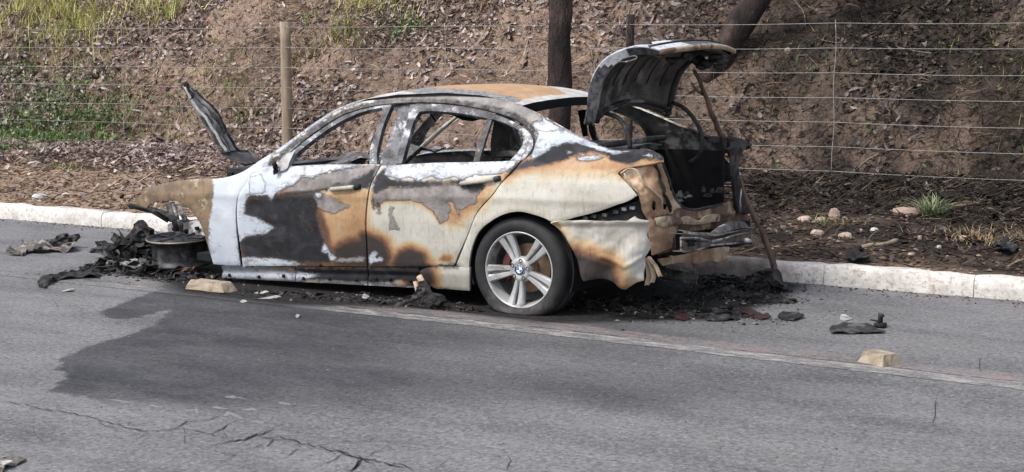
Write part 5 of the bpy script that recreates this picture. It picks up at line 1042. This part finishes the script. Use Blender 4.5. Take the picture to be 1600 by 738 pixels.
# round emblem: dark ring with letters, blue and white quarters
ec = WC+(0, -.092, 0); m_ = MB(); lathe(m_, [(.0, -.002), (.0325, -.002), (.034, .0), (.034, .006)], ec, 40); cap = m_.build('hub_cap', M['emb_dark'], wheel)
for k in range(4):
    m_ = MB(); a0 = math.radians(90*k+8); q = [(0, -.0032, 0)]+[(.0195*math.cos(a0+i*math.pi/16), -.0032, .0195*math.sin(a0+i*math.pi/16)) for i in range(9)]
    m_.add(np.array(q)+ec, [(0, i, i+1) for i in range(1, 9)], 0, False); m_.build('emblem_quarter', M['emb_blue'] if k % 2 else M['emb_white'], cap)
for rr_ in (.0202, .0335): m_ = MB(); m_.tube([ec+np.array((rr_*math.cos(a), -.0028, rr_*math.sin(a))) for a in np.linspace(0, 6.283, 41)], .0008, 5, cap=False); m_.build('emblem_ring', M['emb_white'], cap)
for ch, ang in (('B', 128), ('M', 90), ('W', 52)):
    fc = bpy.data.curves.new('letter', 'FONT'); fc.body = ch; fc.size = .0145; fc.align_x = 'CENTER'; fc.align_y = 'CENTER'; fc.extrude = .0004
    o = bpy.data.objects.new('letter', fc); COL.objects.link(o); o.parent = cap; a = math.radians(ang+8-8)
    pw = ec+np.array((.0268*math.cos(a), -.0032, .0268*math.sin(a))); o.location = Vector(pw-wloc(cap)); o.rotation_euler = (math.pi/2, -(a-math.pi/2), 0); bpy.context.view_layer.update()
    me = bpy.data.meshes.new_from_object(o.evaluated_get(bpy.context.evaluated_depsgraph_get())); me.materials.clear(); o2 = link('letter', me, cap, [M['emb_white']]); o2.location = o.location; o2.rotation_euler = o.rotation_euler; bpy.data.objects.remove(o)
# far rear wheel: bare burnt rim, mostly hidden
w2 = empty('wheel', (WC[0]+6.0, 9.45-CY, .2)); w2.parent = car; w2['label'] = 'bare burnt far side rear wheel'
m_ = MB(); lathe(m_, [(.0, .06), (.21, .05), (.232, .09), (.225, .1), (.20, .06), (.19, -.06), (.222, -.1)], (WC[0], 9.45, .21), 40); m_.build('rim', M['black_rim'], w2)
# wheel arch liners
def liner(cx, cz, y0, y1, r, name, a0=-.35, a1=3.5):
    m_ = MB(); P = [[(cx+r*math.cos(a), y_, cz+r*math.sin(a)) for y_ in (y0, y0+.15, y1)] for a in np.linspace(a0, a1, 22)]; m_.grid(P, th=.008); q = [(cx+r*math.cos(a), y1, cz+r*math.sin(a)) for a in np.linspace(a0, a1, 22)]; m_.add(q, [tuple(range(22))]); m_.build(name, M['dark_inside'], car)
liner(WC[0], .27, 7.87, 8.30, .352, 'wheel_liner')
# burnt far wing stays out; axle and underbody
m_ = MB(); m_.tube([(WC[0], 8.0, .27), (WC[0]+.02, CY, .25), (WC[0], 9.4, .22)], [.04, .09, .04], 8, jit=.15); m_.tube([(-6.7, 8.9, .17), (-5.4, 8.85, .17), (-4.6, 8.8, .18), (-4.1, 8.9, .2)], .03, 7); m_.build('rear_axle', M['char'], car)

# ------------------------------------------------------------------ things round the car
# front wheel rim lying flat under the wing
RC = np.array(P1(283, 376, 8.12)); RC[2] = 0
m_ = MB(); V = []
prof = [(.0, .205), (.03, .208), (.05, .195), (.20, .188), (.215, .192), (.224, .206), (.233, .210), (.236, .203), (.226, .190), (.208, .176), (.198, .12), (.200, .06), (.205, .04), (.224, .03), (.230, .018), (.222, .012)]
seg = 56; k = len(prof); V = np.array([(r*math.cos(2*math.pi*s/seg), r*math.sin(2*math.pi*s/seg), z) for s in range(seg) for r, z in prof])
ti = math.radians(3.0); Rm = np.array([[1, 0, 0], [0, math.cos(ti), -math.sin(ti)], [0, math.sin(ti), math.cos(ti)]])
fw = tag(empty('wheel_rim', tuple(RC)), 'bare burnt wheel rim lying flat beneath the front wing', 'wheel rim')
V2 = V@Rm.T+RC+(0, 0, .045)
F = [(s*k+i, ((s+1) % seg)*k+i, ((s+1) % seg)*k+i+1, s*k+i+1) for s in range(seg) for i in range(k-1)]
m_.add(V2, [f for j, f in enumerate(F)]); m_.build('barrel', M['black_rim'], fw)
m_ = MB(); m_.tube([np.array((.233*math.cos(a), .233*math.sin(a), .203))@Rm.T+RC+(0, 0, .04) for a in np.linspace(0, 6.283, 49)], .007, 6, cap=False); m_.build('rim_lip', M['rim_lip'], fw)
m_ = MB(); c_ = np.array((-.02, 0, .215))@Rm.T+RC+(0, 0, .045); m_.tube([c_-(0, 0, .01), c_, c_+(0, 0, .006)], [.026, .024, .012], 10); m_.build('hub_nut', M['ash_metal'], fw)
for a in (0.5, 1.8, 3.0, 4.3, 5.5): m_ = MB(); m_.tube([np.array((r*math.cos(a), r*math.sin(a), .196))@Rm.T+RC+(0, 0, .045) for r in (.05, .12, .2)], [.014, .012, .018], 7, flat=.6); m_.build('spoke', M['black_rim'], fw)

def crumple(name, poly, mat, label, cat, z0=0.0, amp=.03, th=.004, step=.03, seed=1, freq=14, parent=None, zf=None, tallest=None, rise=.004):
    """an irregular burnt sheet lying on the ground; poly in world x,y"""
    q = smooth_poly(poly, step, corner=30); x0, y0 = q.min(0); x1, y1 = q.max(0)
    gx, gy = np.meshgrid(np.arange(x0, x1, step), np.arange(y0, y1, step)); Pn = np.c_[gx.ravel(), gy.ravel()]+RNG.uniform(-.2, .2, (gx.size, 2))*step
    Pn = Pn[poly_inside(Pn, q)]; Pn = Pn[line_dist(Pn, q) > step*.5] if len(Pn) else Pn
    k = len(q); v2, _, f2, _, _, _ = delaunay_2d_cdt([Vector(p) for p in np.concatenate([q, Pn])], [(i, (i+1) % k) for i in range(k)], [], 0, 1e-5)
    Q = np.array([tuple(v) for v in v2]); F = [f for f in f2 if poly_inside(Q[list(f)].mean(0)[None], q)[0]]
    z = z0+rise+amp*np.abs(fbm(Q*freq, 3, seed)-.38)*2.2*(1 if zf is None else zf(Q)); V = np.c_[Q, z]
    Vb = V-(0, 0, th); n0 = len(V); cnt = {}
    F = [tuple(f) if ((Q[f[1]]-Q[f[0]])[0]*(Q[f[2]]-Q[f[0]])[1]-(Q[f[1]]-Q[f[0]])[1]*(Q[f[2]]-Q[f[0]])[0]) > 0 else tuple(f[::-1]) for f in F]
    for f in F:
        for i in range(3): cnt[(f[i], f[(i+1) % 3])] = 1
    m_ = MB(); m_.add(np.r_[V, Vb], F+[tuple(i+n0 for i in f[::-1]) for f in F]+[(b, a, a+n0, b+n0) for (a, b) in cnt if (b, a) not in cnt], 0, False)
    o = m_.build(name, mat, parent)
    if label: tag(o, label, cat)
    return o
W2 = lambda pts, z=0.0: onz(pts, z)[:, :2]

# heaps of charred debris: many broken plates, strips and lumps, nobody could count them
def heap(name, spots, mats, seed, n_):
    rr = random.Random(seed); m_ = MB()
    for (cx, cy, rx, ry, h) in spots:
        for _ in range(n_):
            a = rr.uniform(0, 6.283); d = math.sqrt(rr.random()); x_ = cx+rx*d*math.cos(a); y_ = cy+ry*d*math.sin(a); top = h*(1-d)**.8
            z_ = rr.uniform(.0, 1)*top+.005; k = rr.random(); s = rr.uniform(.012, .055)*(.6+h*2.2); mi = rr.choices(range(len(mats)), [8, 3, 1][:len(mats)])[0]
            if k < .5:
                R = np.linalg.qr(RNG.normal(0, 1, (3, 3)))[0]*np.array([1, 1, 1]); Z_ = np.array([0, 0, z_]); P = []
                for i in range(4): P.append([np.array([(i/3-.5)*s*3, (j/2-.5)*s*1.6, rr.uniform(-.3, .3)*s])@R.T for j in range(3)])
                P = np.array(P); P[..., 2] = np.maximum(P[..., 2]*min(1, .35+h*3)+z_, .003); P[..., 0] += x_; P[..., 1] += y_; m_.grid(P, th=.003, m=mi, smooth=False)
            elif k < .8:
                L = s*3.5; b = rr.uniform(0, 6.283); q = [(x_+math.cos(b)*L*(t-.5)+rr.uniform(-.2, .2)*s, y_+math.sin(b)*L*(t-.5)+rr.uniform(-.2, .2)*s, max(.006, z_+rr.uniform(-.4, .4)*s)) for t in (0, .33, .66, 1)]
                m_.tube(q, [s*.12, s*.22, s*.18, s*.08], 5, m=mi, jit=.3)
            else:
                m_.box((x_, y_, max(z_, s*.2)), (s*rr.uniform(.8, 1.8), s*rr.uniform(.6, 1.2), s*rr.uniform(.3, .9)), rr.uniform(0, 3), m=mi, taper=rr.uniform(.4, .9))
    return m_.build(name, [M[k] for k in mats], loc=(0, 0, 0))
a = lambda x_, y_: tuple(W2([(x_, y_)])[0])
H1 = [(*a(200, 425), .26, .22, .12), (*a(215, 408), .14, .12, .30), (*a(190, 415), .10, .10, .22), (*a(245, 428), .30, .16, .12), (*a(165, 422), .2, .15, .08), (*a(300, 436), .35, .16, .05), (*a(232, 405), .12, .1, .22)]
o = heap('charred_debris', H1, ['char', 'char_metal', 'ash_metal'], 5, 75); tag(o, 'heap of black burnt engine scraps beside the fallen front wheel rim', 'debris', kind='stuff')
H2 = [(*a(1040, 480), .55, .32, .035), (*a(1130, 462), .30, .22, .06), (*a(1190, 455), .16, .10, .10), (*a(1150, 445), .30, .18, .07), (*a(960, 478), .35, .20, .03), (*a(1090, 490), .40, .12, .03), (*a(1200, 470), .16, .12, .03), (*a(1110, 440), .3, .15, .05)]
o = heap('charred_debris', H2, ['char', 'char', 'char_metal'], 8, 70); tag(o, 'low spread of black ash and burnt scraps under the car tail', 'debris', kind='stuff')
H3 = [(*a(x_, 450+(x_-340)*.068+6), .22, .10, .018) for x_ in range(400, 760, 30)]+[(*a(600, 466), .3, .05, .03), (*a(680, 470), .1, .05, .05)]
o = heap('charred_debris', H3, ['char', 'char', 'char_metal'], 9, 12); tag(o, 'thin line of black ash and flakes under the sill between the wheels', 'debris', kind='stuff')

# fine ash crumbs and pale flakes round the heaps
hx, hy = [], []
for (cx, cy, rx, ry, h) in H1+H2+H3: k = int((380 if h > .02 else 60)*(rx*ry/.05)**.5); hx.append(cx+RNG.normal(0, rx*.75, k)); hy.append(np.minimum(cy+RNG.normal(0, ry*.8, k), 9.78))
hx, hy = cc(hx), cc(hy); pebbles(hx, hy, RNG.gamma(2, .0035, len(hx)).clip(.002, .022), pick([(30, 30, 32), (45, 43, 42), (60, 58, 58), (22, 22, 24), (80, 76, 74), (150, 146, 142)], len(hx), .8), 'ash_crumbs', z=np.zeros(len(hx)))
# separate pieces
def wall_piece(name, px, Y_, mat, label, cat, th=.02, rel=.02, step=4, seed=3):
    q = smooth_poly(px, step, corner=25); x0, y0 = q.min(0); x1, y1 = q.max(0); gx, gy = np.meshgrid(np.arange(x0, x1, step), np.arange(y0, y1, step)); Pn = np.c_[gx.ravel(), gy.ravel()]
    Pn = Pn[poly_inside(Pn, q)]; Pn = Pn[line_dist(Pn, q) > step*.5] if len(Pn) else Pn; k = len(q)
    v2, _, f2, _, _, _ = delaunay_2d_cdt([Vector(p) for p in np.concatenate([q, Pn])], [(i, (i+1) % k) for i in range(k)], [], 0, 1e-4); Q = np.array([tuple(v) for v in v2])
    F = [tuple(f) for f in f2 if poly_inside(Q[list(f)].mean(0)[None], q)[0]]; V = ony(Q, Y_); V[:, 1] += rel*(fbm(Q/6.0, 3, seed)-.5)*2; V[:, 2] = np.maximum(V[:, 2], .002)
    F = [f if np.cross(V[f[1]]-V[f[0]], V[f[2]]-V[f[0]])[1] < 0 else f[::-1] for f in F]; V2 = V+(0, th, 0); n0 = len(V); cnt = {}
    for f in F:
        for i in range(3): cnt[(f[i], f[(i+1) % 3])] = 1
    m_ = MB(); m_.add(np.r_[V, V2], F+[tuple(i+n0 for i in f[::-1]) for f in F]+[(b, a_, a_+n0, b+n0) for (a_, b) in cnt if (b, a_) not in cnt], 0, False)
    return tag(m_.build(name, mat), label, cat)
zK = lambda p: Zt(0, 300, 4.0, p)
wall_piece('folded_scrap', zK([(800, 270), (830, 215), (858, 178), (900, 210), (940, 240), (925, 280), (880, 320), (860, 350), (790, 360), (760, 420), (720, 400), (740, 320)]), 8.35, M['char'], 'black folded panel standing up like a tent in the front debris heap', 'scrap', .05, .04, seed=6)
wall_piece('burnt_pipe', zK([(562, 375), (580, 350), (605, 345), (600, 310), (625, 308), (650, 340), (720, 345), (750, 370), (740, 400), (680, 395), (630, 385), (575, 382)]), 8.28, M['char_metal'], 'dark bent duct piece with an upturned mouth left of the debris heap', 'scrap', .06, .03)
wall_piece('melted_metal', zK([(755, 440), (790, 425), (835, 435), (845, 470), (835, 490), (855, 515), (800, 500), (775, 525), (755, 490)]), 7.93, M['pale_metal'], 'silvery melted metal lump at the front of the debris heap', 'metal lump', .06, .05, 3)
wall_piece('melted_metal', zK([(665, 440), (710, 435), (720, 460), (712, 510), (690, 525), (630, 525), (665, 505)]), 7.9, M['ash_metal'], 'pale grey melted metal lump at the left edge of the debris heap', 'metal lump', .05, .04, 3, seed=9)
wall_piece('brake_part', zK([(960, 478), (1010, 485), (1005, 420), (980, 408), (1025, 405), (1025, 470), (1080, 470), (1140, 478), (1230, 465), (1190, 525), (1110, 520), (1060, 525), (1010, 500)]), 7.93, M['rust_dark'], 'twisted rusty brake part under the fallen wheel rim', 'scrap', .05, .04, 3, seed=5)
crumple('burnt_strip', W2(zK([(250, 600), (240, 575), (330, 540), (430, 520), (560, 478), (605, 460), (660, 500), (620, 545), (500, 545), (380, 555), (320, 575), (285, 608)])), M['char'], 'long flat black melted strip trailing left from the debris heap', 'scrap', amp=.05, seed=4)
crumple('scrap_sheet', W2(zK([(38, 400), (45, 385), (115, 370), (140, 335), (180, 345), (235, 362), (300, 360), (400, 350), (465, 340), (470, 378), (400, 385), (330, 380), (240, 392), (180, 385), (140, 405)])), M['grey_scrap'], 'crumpled pale grey metal sheet lying on the road at far left', 'scrap', amp=.08, step=.025, seed=8, freq=9)
wall_piece('burnt_flap', zK([(235, 355), (280, 325), (285, 300), (330, 295), (370, 262), (410, 265), (400, 280), (460, 265), (470, 290), (455, 315), (380, 325), (330, 345), (260, 357)]), 8.62, M['char_metal'], 'dark curled flap standing on the crumpled grey sheet at far left', 'scrap', .04, .04, 3, seed=2)
crumple('melted_lens', W2(zU([(890, 690), (930, 660), (1000, 680), (1060, 700), (1130, 730), (1060, 745), (980, 720), (900, 700)])), M['red_melt'], 'melted dark red lens piece in front of the ash behind the car', 'scrap', amp=.025, step=.02, seed=14)
crumple('burnt_flake', W2([(1215, 497), (1222, 490), (1245, 492), (1257, 498), (1240, 503), (1222, 501)]), M['char'], 'small black curled flake right of the melted red lens piece', 'scrap', amp=.02, step=.015, seed=15)
crumple('melted_lens', W2([(1055, 500), (1060, 493), (1072, 494), (1078, 499), (1068, 503)]), M['red_melt'], 'tiny pinkish red lens chip at the front of the ash under the tail', 'scrap', amp=.02, step=.01, seed=17)
crumple('burnt_plate', W2([(1100, 500), (1120, 494), (1150, 496), (1157, 500), (1130, 503), (1105, 503)]), M['char'], 'flat black plate edge lying between the two red lens pieces', 'scrap', amp=.04, step=.02, seed=19)
wall_piece('burnt_bundle', zU([(965, 440), (1000, 400), (1060, 380), (1120, 390), (1160, 430), (1180, 470), (1215, 500), (1210, 540), (1150, 520), (1090, 500), (1030, 490), (975, 470)]), 9.55, M['char'], 'black burnt bundle slumped against the kerb at the foot of the stick', 'scrap', .12, .07, seed=21)
crumple('dark_plate', W2([(1296, 519), (1300, 510), (1330, 508), (1360, 513), (1385, 522), (1340, 523), (1300, 523)]), M['char_metal'], 'flat dark teardrop plate lying on the grey road right of the car', 'scrap', amp=.02, step=.02, seed=22)
m_ = MB(); c_ = np.array([*W2([(1375, 512)])[0], 0]); m_.tube([c_+(-.03, 0, .012), c_+(.03, 0, .014)], [.03, .035], 10, flat=.5); m_.tube([c_+(0, 0, .02), c_+(0, .005, .06), c_+(.005, .005, .075)], [.016, .014, .02], 9); m_.tube([c_+(-.06, 0, .04), c_+(-.0, 0, .035)], [.004, .006], 6)
tag(m_.build('burnt_plug', M['char']), 'small black plug shaped part standing just above the dark teardrop plate', 'scrap')
crumple('white_fragment', W2([(1312, 501), (1314, 494), (1325, 495), (1332, 500), (1322, 502)]), M['pale_metal'], 'small whitish fragment above the dark teardrop plate on the road', 'fragment', amp=.012, step=.012, seed=24)
crumple('dark_scrap', W2([(-25, 735), (-5, 722), (20, 716), (42, 721), (25, 729), (10, 732), (0, 745), (-30, 748)]), M['grey_scrap'], 'brownish scrap with a white patch at the lower left road corner', 'scrap', amp=.02, step=.02, seed=25)
crumple('white_fragment', W2([(2, 727), (12, 722), (20, 724), (14, 729), (5, 731)], .012), M['white_bit'], 'white chip lying on the brownish scrap at lower left', 'fragment', z0=.012, amp=.01, step=.01, seed=26)
for (u, v, w, h, mt, lb) in [(912, 102, 28, 5, 'pale_metal', 'tiny white chip on the dark road left of the pale sliver'), (1010, 88, 90, 5, 'pale_metal', 'long pale sliver on the dark road under the front door'), (980, 68, 55, 6, 'white_bit', 'twisted white flake just above the long pale sliver'), (1115, 160, 16, 5, 'pale_metal', 'tiny pale speck alone on the dark road below the sill'), (1370, 85, 32, 10, 'ash_metal', 'small grey clod on the road below the rear door'), (255, 62, 50, 5, 'pale_metal', 'thin white chip on the road left of the yellow block')]:
    cx, cy = z5([(u, v)])[0]; w /= 2.397*2; h /= 2.397*2; tl = .35 if w > 10 else 0
    crumple('ash_flake', W2([(cx-w, cy+h*.3+tl*w*.2), (cx-w*.3, cy-h), (cx+w*.6, cy-h*.8-tl*w*.15), (cx+w, cy-h*.2-tl*w*.2), (cx+w*.3, cy+h), (cx-w*.5, cy+h)]), M[mt], lb, 'flake', amp=.02, step=.012, seed=int(u))
wall_piece('melted_drip', [(641, 462), (650, 455), (655, 440), (663, 452), (668, 460), (684, 463), (690, 472), (684, 480), (668, 482), (650, 478)], 7.70, M['char'], 'black melted drip lump on the road under the cream skirt end', 'scrap', .06, .03, 3, seed=31)

# faded yellow road studs
def stud(px_c, L, Wd, H_, rot, label, seed):
    c_ = W2([px_c])[0]; rr = random.Random(seed); P = []
    for z_, k in ((0, 1), (H_*.5, .88), (H_*.96, .76), (H_, .72)):
        P.append([(k*L/2*sx, (1-(1-k)*1.1)*Wd/2*sy, z_) for sx, sy in ((-1, -1), (-.3, -1.0), (.3, -1.0), (1, -1), (1, -.2), (1, .2), (1, 1), (.3, 1), (-.3, 1), (-1, 1), (-1, .2), (-1, -.2))])
    P = np.array(P); P += RNG.normal(0, .0022, P.shape); V = P.reshape(-1, 3); n0 = 12
    F = [(i*n0+j, i*n0+(j+1) % n0, (i+1)*n0+(j+1) % n0, (i+1)*n0+j) for i in range(3) for j in range(n0)]+[tuple(36+j for j in range(12))]
    cs, sn = math.cos(rot), math.sin(rot); R = np.array([[cs, -sn, 0], [sn, cs, 0], [0, 0, 1]]); V = V@R.T+np.array([c_[0], c_[1], .004]); m_ = MB(); m_.add(V, F, 0, False); o = m_.build('road_stud', M['stud'])
    md = o.modifiers.new('bevel', 'BEVEL'); md.width = .0035; md.segments = 2; return tag(o, label, 'road stud', 'faded yellow road studs on the edge line')
stud((330, 454), .36, .13, .060, math.radians(-4), 'faded yellow raised road stud on the black ash below the front door', 1)
stud((1374, 568), (.165), .14, .055, math.radians(-22), 'faded yellow raised road stud alone on the line at right', 2)

# the branch that props the lid
m_ = MB(); st = smooth_poly([P1(1084, 110, 9.0), P1(1098, 138, 9.05), P1(1103, 152, 9.08), P1(1115, 185, 9.2), P1(1132, 222, 9.42), P1(1148, 258, 9.62), P1(1158, 290, 9.66), P1(1168, 318, 9.70), P1(1184, 348, 9.73), P1(1196, 375, 9.74), P1(1206, 405, 9.76), P1(1216, 441, 9.77)], .04, False, corner=90)
k = len(st); st[:, 0] += .004*np.sin(np.arange(k)*1.3); branch = empty('propping_branch', tuple(st[-1]), 'long bare branch propping the raised boot lid open', 'branch')
m_.tube(st, np.interp(np.arange(k), [0, k*.15, k*.6, k-1], [.011, .017, .019, .023])*(1+.10*np.sin(np.arange(k)*2.1)), 9, jit=.08); m_.build('stem', M['stick'], branch)
m_ = MB(); m_.tube([P1(1100, 148, 9.07), P1(1092, 144, 9.05), P1(1084, 136, 9.02), P1(1080, 130, 9.0)], [.012, .010, .008, .005], 7, jit=.15); m_.build('twig', M['stick'], branch)
m_ = MB(); m_.tube([P1(1186, 352, 9.73), P1(1196, 345, 9.7), P1(1203, 333, 9.7)], [.01, .006, .003], 6); m_.build('twig', M['stick'], branch)

# stones on the verge and other loose bits
def rock(px, w, h, mat, name, label, cat='stone', seed=0, dep=.8, rot=0.0, flat=1.0, group=None):
    P = atground(px[0], px[1]); k = (P-CAM)@FW; sc = k/FPX; a_, b_, c_ = w*sc/2, w*sc/2*dep, h*sc/2*1.1; V = []; F = []; nu, nv = 9, 6
    for i in range(nv+1):
        th_ = math.pi*i/nv
        for j in range(nu): ph = 2*math.pi*j/nu; V.append((math.sin(th_)*math.cos(ph), math.sin(th_)*math.sin(ph), math.cos(th_)))
    V = np.array(V); r = .72+.55*vnoise(V*1.7+seed*3.1, seed); V = V*r[:, None]; V = np.sign(V)*np.abs(V)**.85*np.array([a_, b_, c_])
    cs, sn = math.cos(rot+YAW), math.sin(rot+YAW); V = V@np.array([[cs, -sn, 0], [sn, cs, 0], [0, 0, 1]]).T+np.array([P[0], P[1], P[2]+c_*.55])
    F = [(i*nu+j, (i+1)*nu+j, (i+1)*nu+(j+1) % nu, i*nu+(j+1) % nu) for i in range(nv) for j in range(nu)]
    m_ = MB(); m_.add(V, F, 0, False); return tag(m_.build(name, mat), label, cat, group)
gs = 'stones scattered on the burnt verge'
for i, (x_, y_, w, h, mt, lb) in enumerate([
    (1303, 337, 20, 20, 'stone', 'tallest orange beige stone standing on the burnt verge'), (1284, 344, 16, 10, 'stone', 'rounded cream stone just left of the tall beige stone'), (1258, 343, 24, 11, 'stone', 'flat pale stone left of the rounded cream stone'),
    (1277, 365, 22, 11, 'stone', 'low brownish stone below the rounded cream stone'), (1320, 369, 24, 11, 'stone', 'angular tan stone nearer the kerb than the tall beige stone'), (1343, 361, 11, 7, 'stone', 'small grey round stone between the angular tan stone and the white stone'),
    (1366, 361, 16, 9, 'white_bit', 'whitish rounded stone in the middle of the burnt verge'), (1209, 362, 13, 8, 'grey_scrap', 'small grey stone right beside the propping branch'), (1225, 356, 12, 8, 'grey_scrap', 'grey stone uppermost of the trio by the branch'), (1233, 364, 12, 7, 'grey_scrap', 'grey stone rightmost of the trio by the branch'),
    (1417, 332, 44, 15, 'stone', 'large flat pinkish stone beside the grass clump'), (1437, 372, 8, 7, 'stone', 'tiny pale stone below the grass clump'), (1467, 387, 9, 6, 'white_bit', 'tiny white stone right of the driftwood stick'), (1424, 398, 13, 5, 'stone', 'thin flat pale stone near the right kerb'),
    (1505, 373, 14, 10, 'stone', 'pinkish stone at the left end of the dry grass patch'), (1338, 223, 10, 9, 'white_bit', 'white round stone high on the bank behind the wires'), (1231, 80, 12, 9, 'stone', 'pale angular stone high on the bank left of the wire stay')]):
    rock((x_, y_+h*.3), w, h, M[mt], 'stone', lb, seed=i+3, rot=random.uniform(-.4, .4), group=gs)
rock((63, 313), 26, 12, M['white_bit'], 'white_block', 'white broken kerb chunk lying on the verge at far left', 'rubble', 40, .5, .5)
def stickpiece(name, px, r, mat, label):
    m_ = MB(); q = []
    for (x_, y_) in px: P = atground(x_, y_); q.append(P+(0, 0, r*.8))
    m_.tube(smooth_poly(q, .05, False), r, 7, jit=.25); return tag(m_.build(name, mat), label, 'stick')
stickpiece('driftwood', [(1348, 389), (1365, 387), (1385, 384), (1402, 379)], .018, M['wood_post'], 'pale weathered stick lying on the burnt verge')
P = W2([(1318, 411), (1330, 404), (1352, 405), (1358, 412), (1340, 414)], .13); crumple('burnt_scrap', P, M['char'], 'flat black scrap on the verge edge just behind the kerb', 'scrap', z0=.15, amp=.05, step=.02, seed=51)
q = np.array([atground(*p_)[:2] for p_ in [(1548, 395), (1560, 388), (1585, 392), (1592, 399), (1570, 401)]]); crumple('burnt_scrap', q, M['char'], 'curled black scrap on the verge at far right', 'scrap', z0=float(zground(q[:1, 0], q[:1, 1])[0])+.02, amp=.08, step=.02, seed=52)
# dry grass patch at far right
GX, GY, GH, GW, GC = [], [], [], [], []
for px, py, r_, k_, h in [(1530, 372, .22, 240, .10), (1570, 378, .25, 240, .10), (1510, 380, .12, 120, .08), (1595, 370, .2, 180, .10)]: tuft(px, py, r_, k_, h, [(190, 165, 130), (165, 140, 110), (205, 185, 150)], .006)
blades(cc(GX), cc(GY), cc(GH), cc(GW), cc(GC)*.7, 'dry_grass', lean=1.1, bend=.9)
for o in list(bpy.data.objects):
    if '_mirror' in o.keys(): del o['_mirror']
